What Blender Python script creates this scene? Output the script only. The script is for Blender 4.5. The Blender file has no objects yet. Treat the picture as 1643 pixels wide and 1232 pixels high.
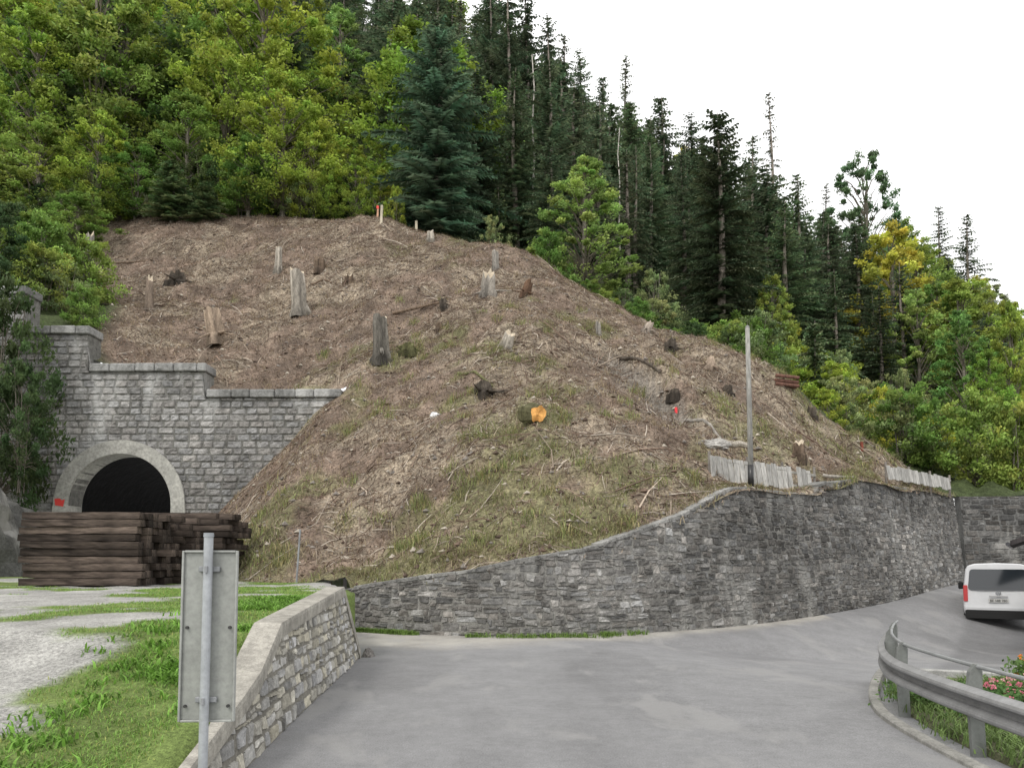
import bpy, bmesh, math, random
import numpy as np
from mathutils import Vector, Matrix
from numpy import interp
rng=np.random.default_rng(7); random.seed(7)
SC=bpy.context.scene; COL=SC.collection
F=1280.; TH=math.radians(4.0); ST=math.sin(TH); CT=math.cos(TH); CZ=1.65
PPY=900-F*math.tan(TH)          # principal point row: the lens is shifted upwards
R=math.radians
def slopes(px,py):
    xc=(px-821.5)/F; yc=(PPY-py)/F; D=CT-yc*ST
    return xc/D,(ST+yc*CT)/D
def at(px,py,Y):
    a,b=slopes(px,py); return np.array([a*Y,Y,CZ+b*Y])
def pyof(z,Y): return PPY-F*math.tan(math.atan((z-CZ)/Y)-TH)
# ------------------------------------------------------------ noise
TB=[np.random.default_rng(100+i).random((256,256)) for i in range(6)]
def vn(x,y,k=0):
    T=TB[k%6]; x=np.asarray(x,float); y=np.asarray(y,float)
    xi=np.floor(x).astype(int); yi=np.floor(y).astype(int); fx=x-xi; fy=y-yi
    fx=fx*fx*(3-2*fx); fy=fy*fy*(3-2*fy)
    a=T[xi&255,yi&255]; b=T[(xi+1)&255,yi&255]; c=T[xi&255,(yi+1)&255]; d=T[(xi+1)&255,(yi+1)&255]
    return (a*(1-fx)+b*fx)*(1-fy)+(c*(1-fx)+d*fx)*fy
def fbm(x,y,s,o=3,k=0):
    t=0;a=1;n=0
    for i in range(o):
        t=t+a*vn(np.asarray(x)/s+17.3*i,np.asarray(y)/s+9.1*i,k+i); n+=a; a*=.5; s*=.5
    return t/n
def ss(a,b,x):
    t=np.clip((np.asarray(x,float)-a)/(b-a),0,1); return t*t*(3-2*t)
# ------------------------------------------------------------ mesh builder
class MB:
    def __init__(s): s.v=[];s.f=[];s.c=[];s.n=0
    def add(s,V,Fc,col=(1,1,1)):
        V=np.asarray(V,float).reshape(-1,3)
        c=np.asarray(col,float)
        if c.ndim==1: c=np.tile(c,(len(V),1))
        s.v.append(V); s.c.append(c)
        if isinstance(Fc,np.ndarray): s.f.append(Fc+s.n)
        else:
            g={}
            for f in Fc: g.setdefault(len(f),[]).append(f)
            for k,l in g.items(): s.f.append(np.array(l)+s.n)
        s.n+=len(V); return s
    def build(s,name,m,parent=None,smooth=False):
        me=bpy.data.meshes.new(name)
        V=np.concatenate(s.v); C=np.concatenate(s.c)
        me.vertices.add(len(V)); me.vertices.foreach_set('co',V.ravel())
        L=np.concatenate([f.ravel() for f in s.f]); T=np.concatenate([np.full(len(f),f.shape[1]) for f in s.f])
        me.loops.add(len(L)); me.loops.foreach_set('vertex_index',L.astype(np.int32))
        st=np.concatenate([[0],np.cumsum(T)[:-1]])
        me.polygons.add(len(T)); me.polygons.foreach_set('loop_start',st.astype(np.int32)); me.polygons.foreach_set('loop_total',T.astype(np.int32))
        me.polygons.foreach_set('use_smooth',np.full(len(T),smooth))
        me.update(calc_edges=True)
        a=me.attributes.new('Col','FLOAT_COLOR','POINT')
        a.data.foreach_set('color',np.concatenate([np.clip(C,0,4),np.ones((len(C),1))],1).ravel())
        me.materials.append(m)
        o=bpy.data.objects.new(name,me); COL.objects.link(o)
        if parent: o.parent=parent
        return o
def tube(pts,rad,n=8,cap=True):
    pts=np.asarray(pts,float); m=len(pts); rad=np.broadcast_to(np.asarray(rad,float),(m,))
    V=[]
    t=np.gradient(pts,axis=0)
    for i in range(m):
        d=t[i]/np.linalg.norm(t[i]); up=np.array([0,0,1.]) if abs(d[2])<.9 else np.array([1.,0,0])
        a=np.cross(d,up); a/=np.linalg.norm(a); b=np.cross(d,a)
        an=np.arange(n)/n*2*math.pi
        V.append(pts[i]+rad[i]*(np.cos(an)[:,None]*a+np.sin(an)[:,None]*b))
    V=np.concatenate(V); Fc=[]
    for i in range(m-1):
        for j in range(n):
            k=(j+1)%n; Fc.append((i*n+j,i*n+k,(i+1)*n+k,(i+1)*n+j))
    if cap: Fc.append(tuple(range(n))[::-1]); Fc.append(tuple((m-1)*n+j for j in range(n)))
    return V,Fc
def bbox(c,s,bev=.0,rot=None,seg=1):
    bm=bmesh.new(); bmesh.ops.create_cube(bm,size=1)
    for v in bm.verts: v.co=Vector((v.co.x*s[0],v.co.y*s[1],v.co.z*s[2]))
    if bev>0: bmesh.ops.bevel(bm,geom=bm.edges[:],offset=bev,segments=seg,profile=.5,affect='EDGES')
    bm.verts.index_update()
    V=[]; M=rot if rot is not None else Matrix.Identity(3)
    for v in bm.verts: V.append(tuple(M@v.co+Vector(c)))
    Fc=[tuple(v.index for v in f.verts) for f in bm.faces]; bm.free()
    return V,Fc
# ------------------------------------------------------------ tags
def tag(o,label=None,cat=None,group=None,kind=None):
    if label:o['label']=label
    if cat:o['category']=cat
    if group:o['group']=group
    if kind:o['kind']=kind
    return o
def thing(name,label,cat,loc=(0,0,0),rz=0,group=None):
    o=bpy.data.objects.new(name,None); COL.objects.link(o); o.location=tuple(loc); o.rotation_euler=(0,0,rz)
    return tag(o,label,cat,group)
# ------------------------------------------------------------ materials
def mk(name,base=None,rough=.9,noise=(),bump=None,metal=0,transl=0,orand=0,spec=.2,stretch=None,streak=None,hue=None):
    m=bpy.data.materials.new(name); m.use_nodes=True; nt=m.node_tree; N=nt.nodes; L=nt.links
    p=N['Principled BSDF']; p.inputs['Roughness'].default_value=rough; p.inputs['Metallic'].default_value=metal
    p.inputs['Specular IOR Level'].default_value=spec
    tc=N.new('ShaderNodeTexCoord'); vec=tc.outputs['Object']
    if stretch:
        mp=N.new('ShaderNodeMapping'); mp.inputs['Scale'].default_value=stretch; L.new(vec,mp.inputs[0]); vec=mp.outputs[0]
    if base is None:
        a=N.new('ShaderNodeAttribute'); a.attribute_name='Col'; c=a.outputs['Color']
    else:
        a=N.new('ShaderNodeRGB'); a.outputs[0].default_value=(*base,1); c=a.outputs[0]
    def scale(c,val):
        v=N.new('ShaderNodeVectorMath'); v.operation='SCALE'; L.new(c,v.inputs[0]); L.new(val,v.inputs['Scale']); return v.outputs[0]
    for sc,am in noise:
        t=N.new('ShaderNodeTexNoise'); t.inputs['Scale'].default_value=sc; t.inputs['Detail'].default_value=3; t.inputs['Roughness'].default_value=.65; L.new(vec,t.inputs['Vector'])
        r=N.new('ShaderNodeMapRange'); r.inputs[1].default_value=.32; r.inputs[2].default_value=.68; r.inputs[3].default_value=1-am; r.inputs[4].default_value=1+am
        L.new(t.outputs['Fac'],r.inputs[0]); c=scale(c,r.outputs[0])
    if streak:
        sc,col,lo,wd,zs,mx_=streak
        mp=N.new('ShaderNodeMapping'); mp.inputs['Scale'].default_value=(sc,sc*(1 if zs!=1 else .45),sc*zs); L.new(tc.outputs['Object'],mp.inputs[0])
        t=N.new('ShaderNodeTexNoise'); t.inputs['Scale'].default_value=1; t.inputs['Detail'].default_value=7; t.inputs['Roughness'].default_value=.6; t.inputs['Distortion'].default_value=.4; L.new(mp.outputs[0],t.inputs['Vector'])
        r=N.new('ShaderNodeMapRange'); r.inputs[1].default_value=lo; r.inputs[2].default_value=lo+wd; r.inputs[3].default_value=0; r.inputs[4].default_value=mx_
        L.new(t.outputs['Fac'],r.inputs[0])
        mx=N.new('ShaderNodeMix'); mx.data_type='RGBA'; L.new(r.outputs[0],mx.inputs[0]); L.new(c,mx.inputs[6]); mx.inputs[7].default_value=(*col,1); c=mx.outputs[2]
    if orand:
        oi=N.new('ShaderNodeObjectInfo'); r=N.new('ShaderNodeMapRange'); r.inputs[3].default_value=1-orand; r.inputs[4].default_value=1+orand
        L.new(oi.outputs['Random'],r.inputs[0]); c=scale(c,r.outputs[0])
        if hue:
            r=N.new('ShaderNodeMapRange'); r.inputs[3].default_value=hue[0]; r.inputs[4].default_value=hue[1]; L.new(oi.outputs['Random'],r.inputs[0])
            cx=N.new('ShaderNodeCombineXYZ'); L.new(r.outputs[0],cx.inputs[0]); cx.inputs[1].default_value=1; cx.inputs[2].default_value=1
            v=N.new('ShaderNodeVectorMath'); v.operation='MULTIPLY'; L.new(c,v.inputs[0]); L.new(cx.outputs[0],v.inputs[1]); c=v.outputs[0]
    L.new(c,p.inputs['Base Color'])
    if bump:
        sc,stg,dist=bump
        t=N.new('ShaderNodeTexNoise'); t.inputs['Scale'].default_value=sc; t.inputs['Detail'].default_value=3; t.inputs['Roughness'].default_value=.7; L.new(vec,t.inputs['Vector'])
        b=N.new('ShaderNodeBump'); b.inputs['Strength'].default_value=stg; b.inputs['Distance'].default_value=dist
        L.new(t.outputs['Fac'],b.inputs['Height']); L.new(b.outputs[0],p.inputs['Normal'])
    if transl:
        tr=N.new('ShaderNodeBsdfTranslucent'); L.new(c,tr.inputs['Color']); mx=N.new('ShaderNodeMixShader'); mx.inputs[0].default_value=transl
        out=N['Material Output']; L.new(p.outputs[0],mx.inputs[1]); L.new(tr.outputs[0],mx.inputs[2]); L.new(mx.outputs[0],out.inputs['Surface'])
    return m
M={}
M['hill']=mk('hill_soil',noise=((.6,.2),(3,.3),(14,.5)),bump=(9,1,.12))
M['asphalt']=mk('asphalt',rough=.85,noise=((.3,.05),(2.2,.08),(11,.08),(70,.28)),bump=(110,.6,.012),spec=.3,streak=(.8,(.29,.287,.28),.55,.06,1,.5))
M['verge']=mk('gravel_verge',noise=((1.2,.2),(25,.35),(80,.3)),bump=(35,.9,.03))
M['ground']=mk('ground_base',base=(.12,.12,.08),noise=((.3,.3),))
M['stone']=mk('rubble_stone',noise=((.4,.22),(2,.22),(12,.28),(40,.25)),bump=(14,1,.03),streak=(.9,(.32,.315,.295),.55,.12,.3,.7))
M['pstone']=mk('portal_stone',noise=((.4,.25),(5,.3),(25,.2)),bump=(9,1,.05),streak=(.55,(.50,.50,.49),.53,.12,.22,.75))
M['ystone']=mk('parapet_stone',noise=((3,.18),(20,.22),(70,.15)),bump=(25,1,.015))
M['conc']=mk('weathered_concrete',noise=((1.2,.22),(9,.25),(60,.2)),bump=(40,.6,.01))
M['dark']=mk('tunnel_dark',base=(.004,.004,.004),noise=((1,.4),),bump=(3,1,.1))  # near-black base paints the darkness inside the bore
M['leaf']=mk('leaves',rough=.6,transl=.35,orand=.2,spec=.25,hue=(.78,1.12))
M['needle']=mk('needles',rough=.7,transl=.15,orand=.28,spec=.2)
M['bark']=mk('bark',noise=((6,.35),(30,.3)),bump=(18,1,.04),stretch=(1,1,.25))
M['cut']=mk('cut_wood',noise=((10,.2),(40,.15)),bump=(40,.6,.01))
M['sleeper']=mk('sleeper_wood',noise=((2,.5),(9,.45),(30,.3)),bump=(14,1,.02),stretch=(.15,1,1),orand=.55)
M['plank']=mk('grey_plank',noise=((3,.25),(18,.3)),bump=(30,.6,.01),stretch=(1,1,.2))
M['galv']=mk('galvanised_steel',rough=.5,metal=.35,noise=((4,.15),(30,.1)),bump=(60,.15,.003),spec=.4)
M['paint']=mk('painted',rough=.35,spec=.5,noise=((3,.04),))
M['twig']=mk('twigs',noise=((8,.3),))
M['grass']=mk('grass_blades',rough=.6,transl=.3)
M['glass']=mk('dark_glass',base=(.02,.025,.03),rough=.08,spec=.8)
M['rubber']=mk('rubber',base=(.025,.025,.025),rough=.8)
M['red']=mk('red_plastic',base=(.45,.03,.03),rough=.3,spec=.5)
# ------------------------------------------------------------ plan of the wall and terrain
WX=np.array([-5.2,-3.91,-1.68,.25,2.21,4.86,8.5,12.98,19.5]); WY=np.array([20.2,19.3,17.9,17.45,18.0,19.7,22.9,27.0,34.4])
xs=np.linspace(-5.2,19.5,140); ys=interp(xs,WX,WY)
for _ in range(50): ys[1:-1]=(ys[:-2]+2*ys[1:-1]+ys[2:])/4
def Yw(x): return interp(x,xs,ys)
TPX=[540,640,750,850,950,1040,1110,1165,1190,1215,1290,1326,1336,1390,1430,1530,1560]; TPYY=[946,930,915,896,880,850,825,795,783,783,792,794,776,770,777,794,796]
_pxs=821.5+F*xs/ys; _pys=interp(_pxs,TPX,TPYY); _zt=np.array([CZ+slopes(a,b)[1]*(Y+.2) for a,b,Y in zip(_pxs,_pys,ys)])
def ztop(x): return interp(x,xs,_zt)
VP=at(1604,1007,24.8)
def _fall(x,y):
    xw=interp(y,ys[xs>0.5],xs[xs>0.5]); return ss(.2,6.5,x-xw)*ss(6,25,y)*(1-.5*ss(27,38,y))
_amp=float((.72*ss(20,35,24.8)-VP[2])/_fall(VP[0],24.8)); print('road amp',_amp); _amp=min(max(_amp,.2),1.6)
def zr(x,y):
    x=np.asarray(x,float); y=np.asarray(y,float)
    return .72*ss(20,35,y)-_amp*_fall(x,y)
cp=[]
for x in [-4,-3,-1.5,0,1.5,3,4.5,5.5,6.5,8,9.5,11,13,15,17.5,19.5]:
    cp.append((x,Yw(x)+.4,float(ztop(x))+.0))
cp+=[(-7,21,1.1),(23.5,34.6,4.6),(30,34.6,4.7),(45,34,4.8)]
ridge=[(600,350,56),(690,370,54),(800,402,51),(860,418,50),(940,472,48),(1000,502,46),(1090,547,42),(1180,574,36.5),(1260,612,34),(1320,672,33),(1400,730,32.5),(1440,758,32.5)]
RX=[];RY=[]
for px,py,Y in ridge:
    p=at(px,py,Y); cp.append(tuple(p)); RX.append(p[0]); RY.append(Y)
    a,b=slopes(px,py); k=min(.1,b*.35); cp.append((p[0]+a*5,Y+5,p[2]+k*5))
for px,py,Y in [(540,640,32.8),(430,632,33.8),(240,594,34),(90,545,34.2),(-100,500,34.5),
    (850,680,25),(850,515,35.5),(700,690,26.5),(700,520,38),(550,700,28.5),(560,500,41.5),(400,500,42.5),(400,420,49),(400,345,56),(250,345,56),(120,400,53),(250,480,43),(120,470,43),
    (1000,640,27),(1000,560,34.5),(1100,650,28),(1140,770,21.6),(1305,788,24.8),(1200,660,27.5),(1300,720,29),(1420,775,30),
    (1155,550,58),(1350,690,50),(1550,762,48),(1450,720,60),(1000,330,88),(850,300,82),(700,250,76),(560,215,73),(300,250,72),(100,210,74),
    (900,285,100),(1150,425,110),(1300,500,113),(1450,560,115),(1643,620,120),(700,100,120),(400,-50,125),(0,-100,130)]:
    cp.append(tuple(at(px,py,Y)))
cp+=[(-150,60,62),(150,60,5),(130,120,18),(60,40,5),(-60,34,14),(0,190,110),(-100,190,150),(110,190,40),(-90,110,105)]
cp=np.array(cp)
def phi(r2): return np.sqrt(r2+2.5)
AK=cp[:,:2]; NK=len(AK)
K=phi(((AK[:,None]-AK[None])**2).sum(-1))
P=np.c_[np.ones(NK),AK]; MM=np.block([[K,P],[P.T,np.zeros((3,3))]])
WK=np.linalg.solve(MM,np.r_[cp[:,2],0,0,0])
def zh(x,y):
    x=np.atleast_1d(np.asarray(x,float)); y=np.atleast_1d(np.asarray(y,float)); out=np.empty(x.size); xf=x.ravel(); yf=y.ravel()
    for i in range(0,x.size,20000):
        a=xf[i:i+20000]; b=yf[i:i+20000]
        out[i:i+20000]=phi((a[:,None]-AK[:,0])**2+(b[:,None]-AK[:,1])**2)@WK[:NK]+WK[NK]+WK[NK+1]*a+WK[NK+2]*b
    return out.reshape(x.shape)
def Yridge(x): return interp(x,RX,RY)
def clearing(x,y):
    yr=Yridge(x)+1.0+2*(fbm(x,y,3,2,1)-.5); m=ss(1.5,-.5,y-yr)
    edge=-17.5-.56*(np.asarray(y)-34)+3*(fbm(y,x,4,2,2)-.5)
    return m*ss(-.8,.8,np.asarray(x)-edge)
LA=at(975,570,33.5)[:2]; LB=at(1135,655,27.0)[:2]; LD=(LB-LA)/np.linalg.norm(LB-LA); LL=np.linalg.norm(LB-LA); LN=np.array([LD[1],-LD[0]]); LN=LN if LN[1]<0 else -LN
def ledge(x,y):
    dx=x-LA[0]; dy=y-LA[1]; t=(dx*LD[0]+dy*LD[1])/LL; d=dx*LN[0]+dy*LN[1]+.5*(fbm(x,y,1.2,2,1)-.5)
    return t,d,ss(-.08,.1,t)*ss(1.08,.85,t)
def zt(x,y):
    x=np.atleast_1d(np.asarray(x,float)); y=np.atleast_1d(np.asarray(y,float))
    z=zh(x,y)
    dw=y-Yw(x); amp=ss(.2,2,np.where(x>-4,dw,3))
    z=z+amp*(.9*(fbm(x,y,3.2,3,0)-.5)+(.65+.35*ss(2,10,x))*(fbm(x,y,.9,3,3)-.5)+1.1*ss(60,80,y)*(fbm(x,y,9,3,2)-.5))
    t,d,w=ledge(x,y); z=z+w*(.3*np.exp(-((d+.3)/.5)**2)-.6*ss(-.1,.35,d)*np.exp(-(np.maximum(d,0)/2.6)**2))
    z=np.where((x>-4)&(x<19.5),np.minimum(z,ztop(x)+.0+.95*np.maximum(dw-.45,0)),z)
    fl=1.15+(.848*(x+7)+.53*(y-21))*1.25+.5*(fbm(x,y,2,2,4)-.5)
    h=np.clip(.5+.5*(fl-z)/.6,0,1); mn=fl*(1-h)+z*h-.6*h*(1-h)
    return np.where((y<33.3)&(x<-4),mn,z)
def Yfront(x):
    x=np.asarray(x,float)
    l=interp(x,[-16.5,-15,-7,-5.2],[33.4,31.5,19.6,19.8])
    return np.where(x>19.5,34.85,np.where(x>-5.,Yw(x)+.32,np.where(x<-16,33.4,l)))
def hit(px,py,y0=19.,y1=130.):
    Y=np.arange(y0,y1,.1); a,b=slopes(px,py); X=a*Y; Z=CZ+b*Y
    t=zt(X,Y); g=np.where((Z<t)&(Y>Yfront(X))&~((X<-7)&(Y>32.5)&(Y<34.2)))[0]
    i=g[0] if len(g) else len(Y)-1
    return np.array([X[i],Y[i],t[i]])
def ground_pt(px,Y,dz=0):
    X=(px-821.5)/F*(Y*CT)
    for _ in range(4):
        z=float(zt(X,Y)[0]); X=(px-821.5)/F*(Y*CT+(z+dz-CZ)*ST)
    return np.array([X,Y,z])
def greenness(X,Y):
    g=fbm(X,Y,4,4,1); g2=fbm(X,Y,1.2,3,5)
    low=ss(9,1,Y-Yw(X))*.09
    mid=np.exp(-(((X-2)/7)**2+((Y-28)/8)**2))*.05
    return np.clip(ss(.54,.66,g*.5+g2*.5+low+mid-.02-.07*ss(-6,-14,X)-.03*ss(36,46,Y)),0,1)
def soilcol(X,Y):
    cl=clearing(X,Y); g=greenness(X,Y)[:,None]; s=fbm(X,Y,2.2,3,2)[:,None]; d=fbm(X,Y,.7,3,4)[:,None]
    br=np.array([.185,.14,.108])*(.4+1.2*d); st=np.array([.31,.26,.195])*(.6+.8*d)
    gr=np.array([.17,.18,.08])
    k=ss(.42,.62,s)*.85
    c=br*(1-k)+st*k; c=c*(1-g*.6)+gr*g*.6
    t,dd,w=ledge(X,Y); w=(w*ss(-.05,.15,dd)*ss(1.9,.7,dd))[:,None]; c=c*(1-w)+np.array([.23,.205,.175])*(.6+.8*d)*w
    fo=np.array([.065,.085,.035])*(.5+s)
    rock=(ss(.60,.68,fbm(X,Y,8,3,5)+.28*np.exp(-(((X+17)/4)**2+((Y-73)/8)**2)))*ss(60,66,Y))[:,None]
    fo=fo*(1-rock*.8)+np.array([.2,.19,.17])*(.5+d)*rock*.8
    return c*cl[:,None]+fo*(1-cl[:,None])
def gridmesh(GX,GY,zf,cf,name,m,flip=False):
    nc,nr=GX.shape; idx=np.arange(nc*nr).reshape(nc,nr)
    Q=np.stack([idx[:-1,:-1],idx[1:,:-1],idx[1:,1:],idx[:-1,1:]],-1).reshape(-1,4)
    if flip: Q=Q[:,::-1]
    x=GX.ravel(); y=GY.ravel(); b=MB(); b.add(np.c_[x,y,zf(x,y)],Q,cf(x,y)); return tag(b.build(name,m,smooth=True),kind='structure')
rows=np.concatenate([np.arange(0,38,.17),np.arange(38,50,.6),np.arange(50,140,2.)])
cols=np.concatenate([np.arange(-7.,24,.17),np.arange(24,36,.7),np.arange(36,130,3.)])
gridmesh(np.repeat(cols[:,None],len(rows),1),Yfront(cols)[:,None]+rows[None],zt,soilcol,'hillside',M['hill'])
cols=np.concatenate([np.arange(-110,-32,3.),np.arange(-32,-21,.5),np.arange(-21,-6.9,.2)]); rows2=np.concatenate([np.arange(0,26,.2),np.arange(26,40,.6),np.arange(40,126,2.)])
gridmesh(np.repeat(cols[:,None],len(rows2),1),33.4+np.repeat(rows2[None],len(cols),0),lambda x,y:zt(x,y)-.04*(x>-7.1),soilcol,'hillside',M['hill'])
cols=np.arange(-16,-6.9,.2)
gy0=Yfront(cols); tt=np.linspace(0,1,70); gridmesh(np.repeat(cols[:,None],70,1),gy0[:,None]+(33.15-gy0)[:,None]*tt[None],zt,soilcol,'hillside',M['hill'])
# ------------------------------------------------------------ low ground
def grid(x,y,zfun,cfun,name,m):
    gx,gy=np.meshgrid(x,y,indexing='ij'); return gridmesh(gx,gy,zfun,cfun,name,m)
grid(np.array([-300,-100,0,100,300.]),np.array([-200,-50,0,16.]),lambda x,y:-1.8+0*x,lambda x,y:np.ones((len(x),3)),'ground',M['ground'])
RAIL=np.array([(5.75,12.1),(5.25,11.2),(4.62,9.9),(4.2,8.75),(4.02,7.8),(3.92,6.9),(3.86,6),(3.82,5),(3.9,3),(4.1,1)])
def railx(y): return interp(y,RAIL[::-1,1],RAIL[::-1,0])
def roadcol(x,y):
    n2=fbm(x,y,.5,3,3); n3=fbm(x*1.2,y*.35,2.2,4,4)
    v=.222+.03*(n2-.5)-.025*ss(.55,.62,n3)
    cx=-.4+.02*(y-8)**2*ss(8,20,y); v=v-.022*np.exp(-((x-cx-1.2)/.45)**2)
    c=np.c_[v,v,v*1.01]
    g=ss(1.1,.2,Yw(x)-y+.5*(fbm(x,y,.7,2,1)-.5))*(x<9)+ss(3.2,1.3,Yw(x)-y+(x+.5)*.5+1.6*(fbm(x,y,.8,3,1)-.5)+.4)*(x<3)*(y>14)
    g=np.clip(g,0,1)[:,None]
    c=c*(1-g)+np.array([.34,.325,.295])*(.75+.5*n2[:,None])*g
    right=ss(.3,.7,x-railx(np.clip(y,1,12)))*ss(12.5,12.,y)
    par=np.maximum(right,ss(.0,.3,(x-6.0)-(y-12.2)*.62)*(y>=12))[:,None]
    return c*(1-.22*par)
grid(np.r_[np.arange(-6,24,.14),np.arange(24,70,3.)],np.r_[np.arange(-12,3,1.5),np.arange(3,35,.14),np.arange(35,39,1.)],zr,roadcol,'road',M['asphalt'])
# yard on the left
PY=[0,4.2,5.2,6.0,7.1,8.1,12.7,34.5]; PZ=[0.02,.16,.30,.46,.64,.94,1.08,1.15]
PBY=np.array([0,4,6.5,8.6,11.56,13.7,16.5,19.3,20.5,34.5]); PBX=np.array([-1.97,-2.0,-2.12,-2.28,-2.46,-2.6,-3.45,-4.35,-4.8,-6])
def gmask(x,y): return ss(.48,.55,fbm(x*.8,y,1.2,4,4)+.16*ss(-4.2,-2.9,x)+.05*ss(13,16,y)-.09*ss(-3.9,-5.2,x)*ss(13,8,y))
def plz(x,y): return interp(y,PY,PZ)+.05*(fbm(x,y,.6,2,1)-.5)
def plc(x,y):
    g=gmask(x,y)[:,None]; n=fbm(x,y,.4,2,0)[:,None]
    return np.array([.33,.325,.305])*(.75+.5*n)*(1-g)+np.array([.14,.19,.055])*(.6+.7*n)*g
yy=np.arange(0,34.6,.15); off=np.r_[0,.02,.3,np.arange(.4,12,.15),np.arange(12,60,2.)]
bx=interp(yy,PBY,PBX)-interp(yy,[5.6,7.2,13.4,14.0],[.06,.26,.26,.02])
gx=bx[:,None]-off[None]; gy=np.repeat(yy[:,None],len(off),1); zz_=plz(gx.ravel(),gy.ravel()).reshape(gx.shape); zz_[:,0]=-.3
gridmesh(gx,gy,lambda x,y:zz_.ravel(),plc,'gravel_yard',M['verge'],True)
# ------------------------------------------------------------ masonry
class Path:
    def __init__(s,p):
        s.p=np.asarray(p,float); d=np.diff(s.p,axis=0); s.l=np.r_[0,np.cumsum(np.hypot(d[:,0],d[:,1]))]; s.L=s.l[-1]
    def xy(s,u): return np.stack([interp(u,s.l,s.p[:,0]),interp(u,s.l,s.p[:,1])],-1)
    def nrm(s,u):
        a=s.xy(np.clip(np.asarray(u)-.3,0,s.L)); b=s.xy(np.clip(np.asarray(u)+.3,0,s.L)); t=b-a; t/=np.linalg.norm(t,axis=-1,keepdims=True)
        return np.stack([t[...,1],-t[...,0]],-1)
def wall(path,zb,ztp,hr,wr,relief,tone,mort,batter=.1,thick=.6,seed=1,split=.25,jit=.03,gap=.02,cull=None,wav=.05,wf=.6,ek=.5):
    rs=np.random.default_rng(seed)
    def pos(u,z,d):
        u=np.asarray(u,float); xy=path.xy(u); nn=path.nrm(u)
        k=(np.asarray(d)-batter*(z-zb(u)))[...,None]
        q=xy+nn*k; return np.concatenate([q,np.asarray(z)[...,None]],-1)
    b=MB()
    us=np.arange(0,path.L+.2,.2); us[-1]=path.L
    lo=zb(us)-.3; hi=ztp(us)
    if cull is None:
        fr=[pos(us,lo+(hi-lo)*t,0*us) for t in (0,.33,.66,1)]; bk=[pos(us,hi,0*us-thick),pos(us,lo,0*us-thick)]
        ring=fr+bk; V=np.concatenate(ring); n=len(us); Fc=[]
        for r in range(5):
            for j in range(n-1): Fc.append((r*n+j,r*n+j+1,(r+1)*n+j+1,(r+1)*n+j))
        Fc.append(tuple(r*n for r in range(6))); Fc.append(tuple(r*n+n-1 for r in range(5,-1,-1)))
        b.add(V,Fc,mort)
    a=np.array([0,.1,.36,.64,.9,1]); c=np.array([0,.14,.5,.86,1])
    AA,CC=np.meshgrid(a,c,indexing='ij'); nA,nC=AA.shape
    ii=np.arange(nA*nC).reshape(nA,nC); qf=np.stack([ii[:-1,:-1],ii[1:,:-1],ii[1:,1:],ii[:-1,1:]],-1).reshape(-1,4)
    edge=((AA==0)|(AA==1)|(CC==0)|(CC==1)); corner=((AA==0)|(AA==1))&((CC==0)|(CC==1))
    z=zb(us).min()-.1; zmax=ztp(us).max()
    while z<zmax:
        h=rs.uniform(*hr); u=-rs.uniform(0,wr[1])
        while u<path.L:
            w=rs.uniform(*wr)*rs.choice([.7,1,1.3]) if wav>0 else rs.uniform(*wr); parts=[(0,1)]
            if rs.random()<split and w<.55: s=rs.uniform(.38,.62); parts=[(0,s),(s,1)]
            for (p0,p1) in parts:
                u0=max(u,0)+gap/2; u1=min(u+w,path.L)-gap/2
                if u1-u0<.07: continue
                wv=wav*(vn(u*wf,z*.8,2)-.5)*2
                zz0=z+p0*h+gap/2+wv; zz1=z+p1*h-gap/2+wv
                t0=float(ztp(np.array([u0]))[0]); t1=float(ztp(np.array([u1]))[0]); bb=float(zb(np.array([(u0+u1)/2]))[0])
                if zz0>max(t0,t1)-.05 or zz1<bb: continue
                j=rs.uniform(-jit,jit,(4,2))
                U=u0+AA*(u1-u0)+(j[0,0]*(1-AA)*(1-CC)+j[1,0]*AA*(1-CC)+j[2,0]*AA*CC+j[3,0]*(1-AA)*CC)
                Z=zz0+CC*(zz1-zz0)+(j[0,1]*(1-AA)*(1-CC)+j[1,1]*AA*(1-CC)+j[2,1]*AA*CC+j[3,1]*(1-AA)*CC)
                ck=rs.uniform(.05,.3); U=np.where(corner,U+(.5-AA)*ck*(u1-u0),U); Z=np.where(corner,Z+(.5-CC)*.3*(zz1-zz0),Z)
                U=np.clip(U,0,path.L); Z=np.minimum(Z,ztp(U)-.01)
                rl=relief*rs.uniform(.3,1.3)
                D=np.where(edge,-.012,rl)+np.where(edge,0,rs.normal(0,relief*.28,AA.shape))
                if cull is not None:
                    rr=cull(U,Z)
                    if rr is None: continue
                    U,Z=rr
                V=pos(U.ravel(),Z.ravel(),D.ravel()); t=tone(rs,(u0+u1)/2,(zz0+zz1)/2)
                col=np.tile(t,(len(V),1))*rs.uniform(.88,1.12,(len(V),1)); e_=edge.ravel()[:,None]; col=np.where(e_,col*ek+np.array(mort)*(.95-ek),col)
                b.add(V,qf,col)
            u+=w
        z+=h
    return b
pw=Path(np.c_[xs,ys])
def zbw(u): p=pw.xy(u); return zr(p[...,0],p[...,1])-.02
def ztw(u): return ztop(pw.xy(u)[...,0])+.02*(vn(np.asarray(u)*2.2,.3,1)-.5)
def tone1(rs,u,z):
    st=float(fbm(u,z*2,2.5,3,2)); v=rs.choice([.09,.125,.16,.20,.27],p=[.18,.28,.28,.18,.08])*(.4+1.25*st)
    v=v*(.9+.3*float(ss(14,26,u))); w=rs.uniform(.0,.07); return np.array([v*(1+w),v,v*(.98-w)])
rw=thing('retaining_wall','long curved grey rubble stone retaining wall beside the road',"wall",(0,0,0))
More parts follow.
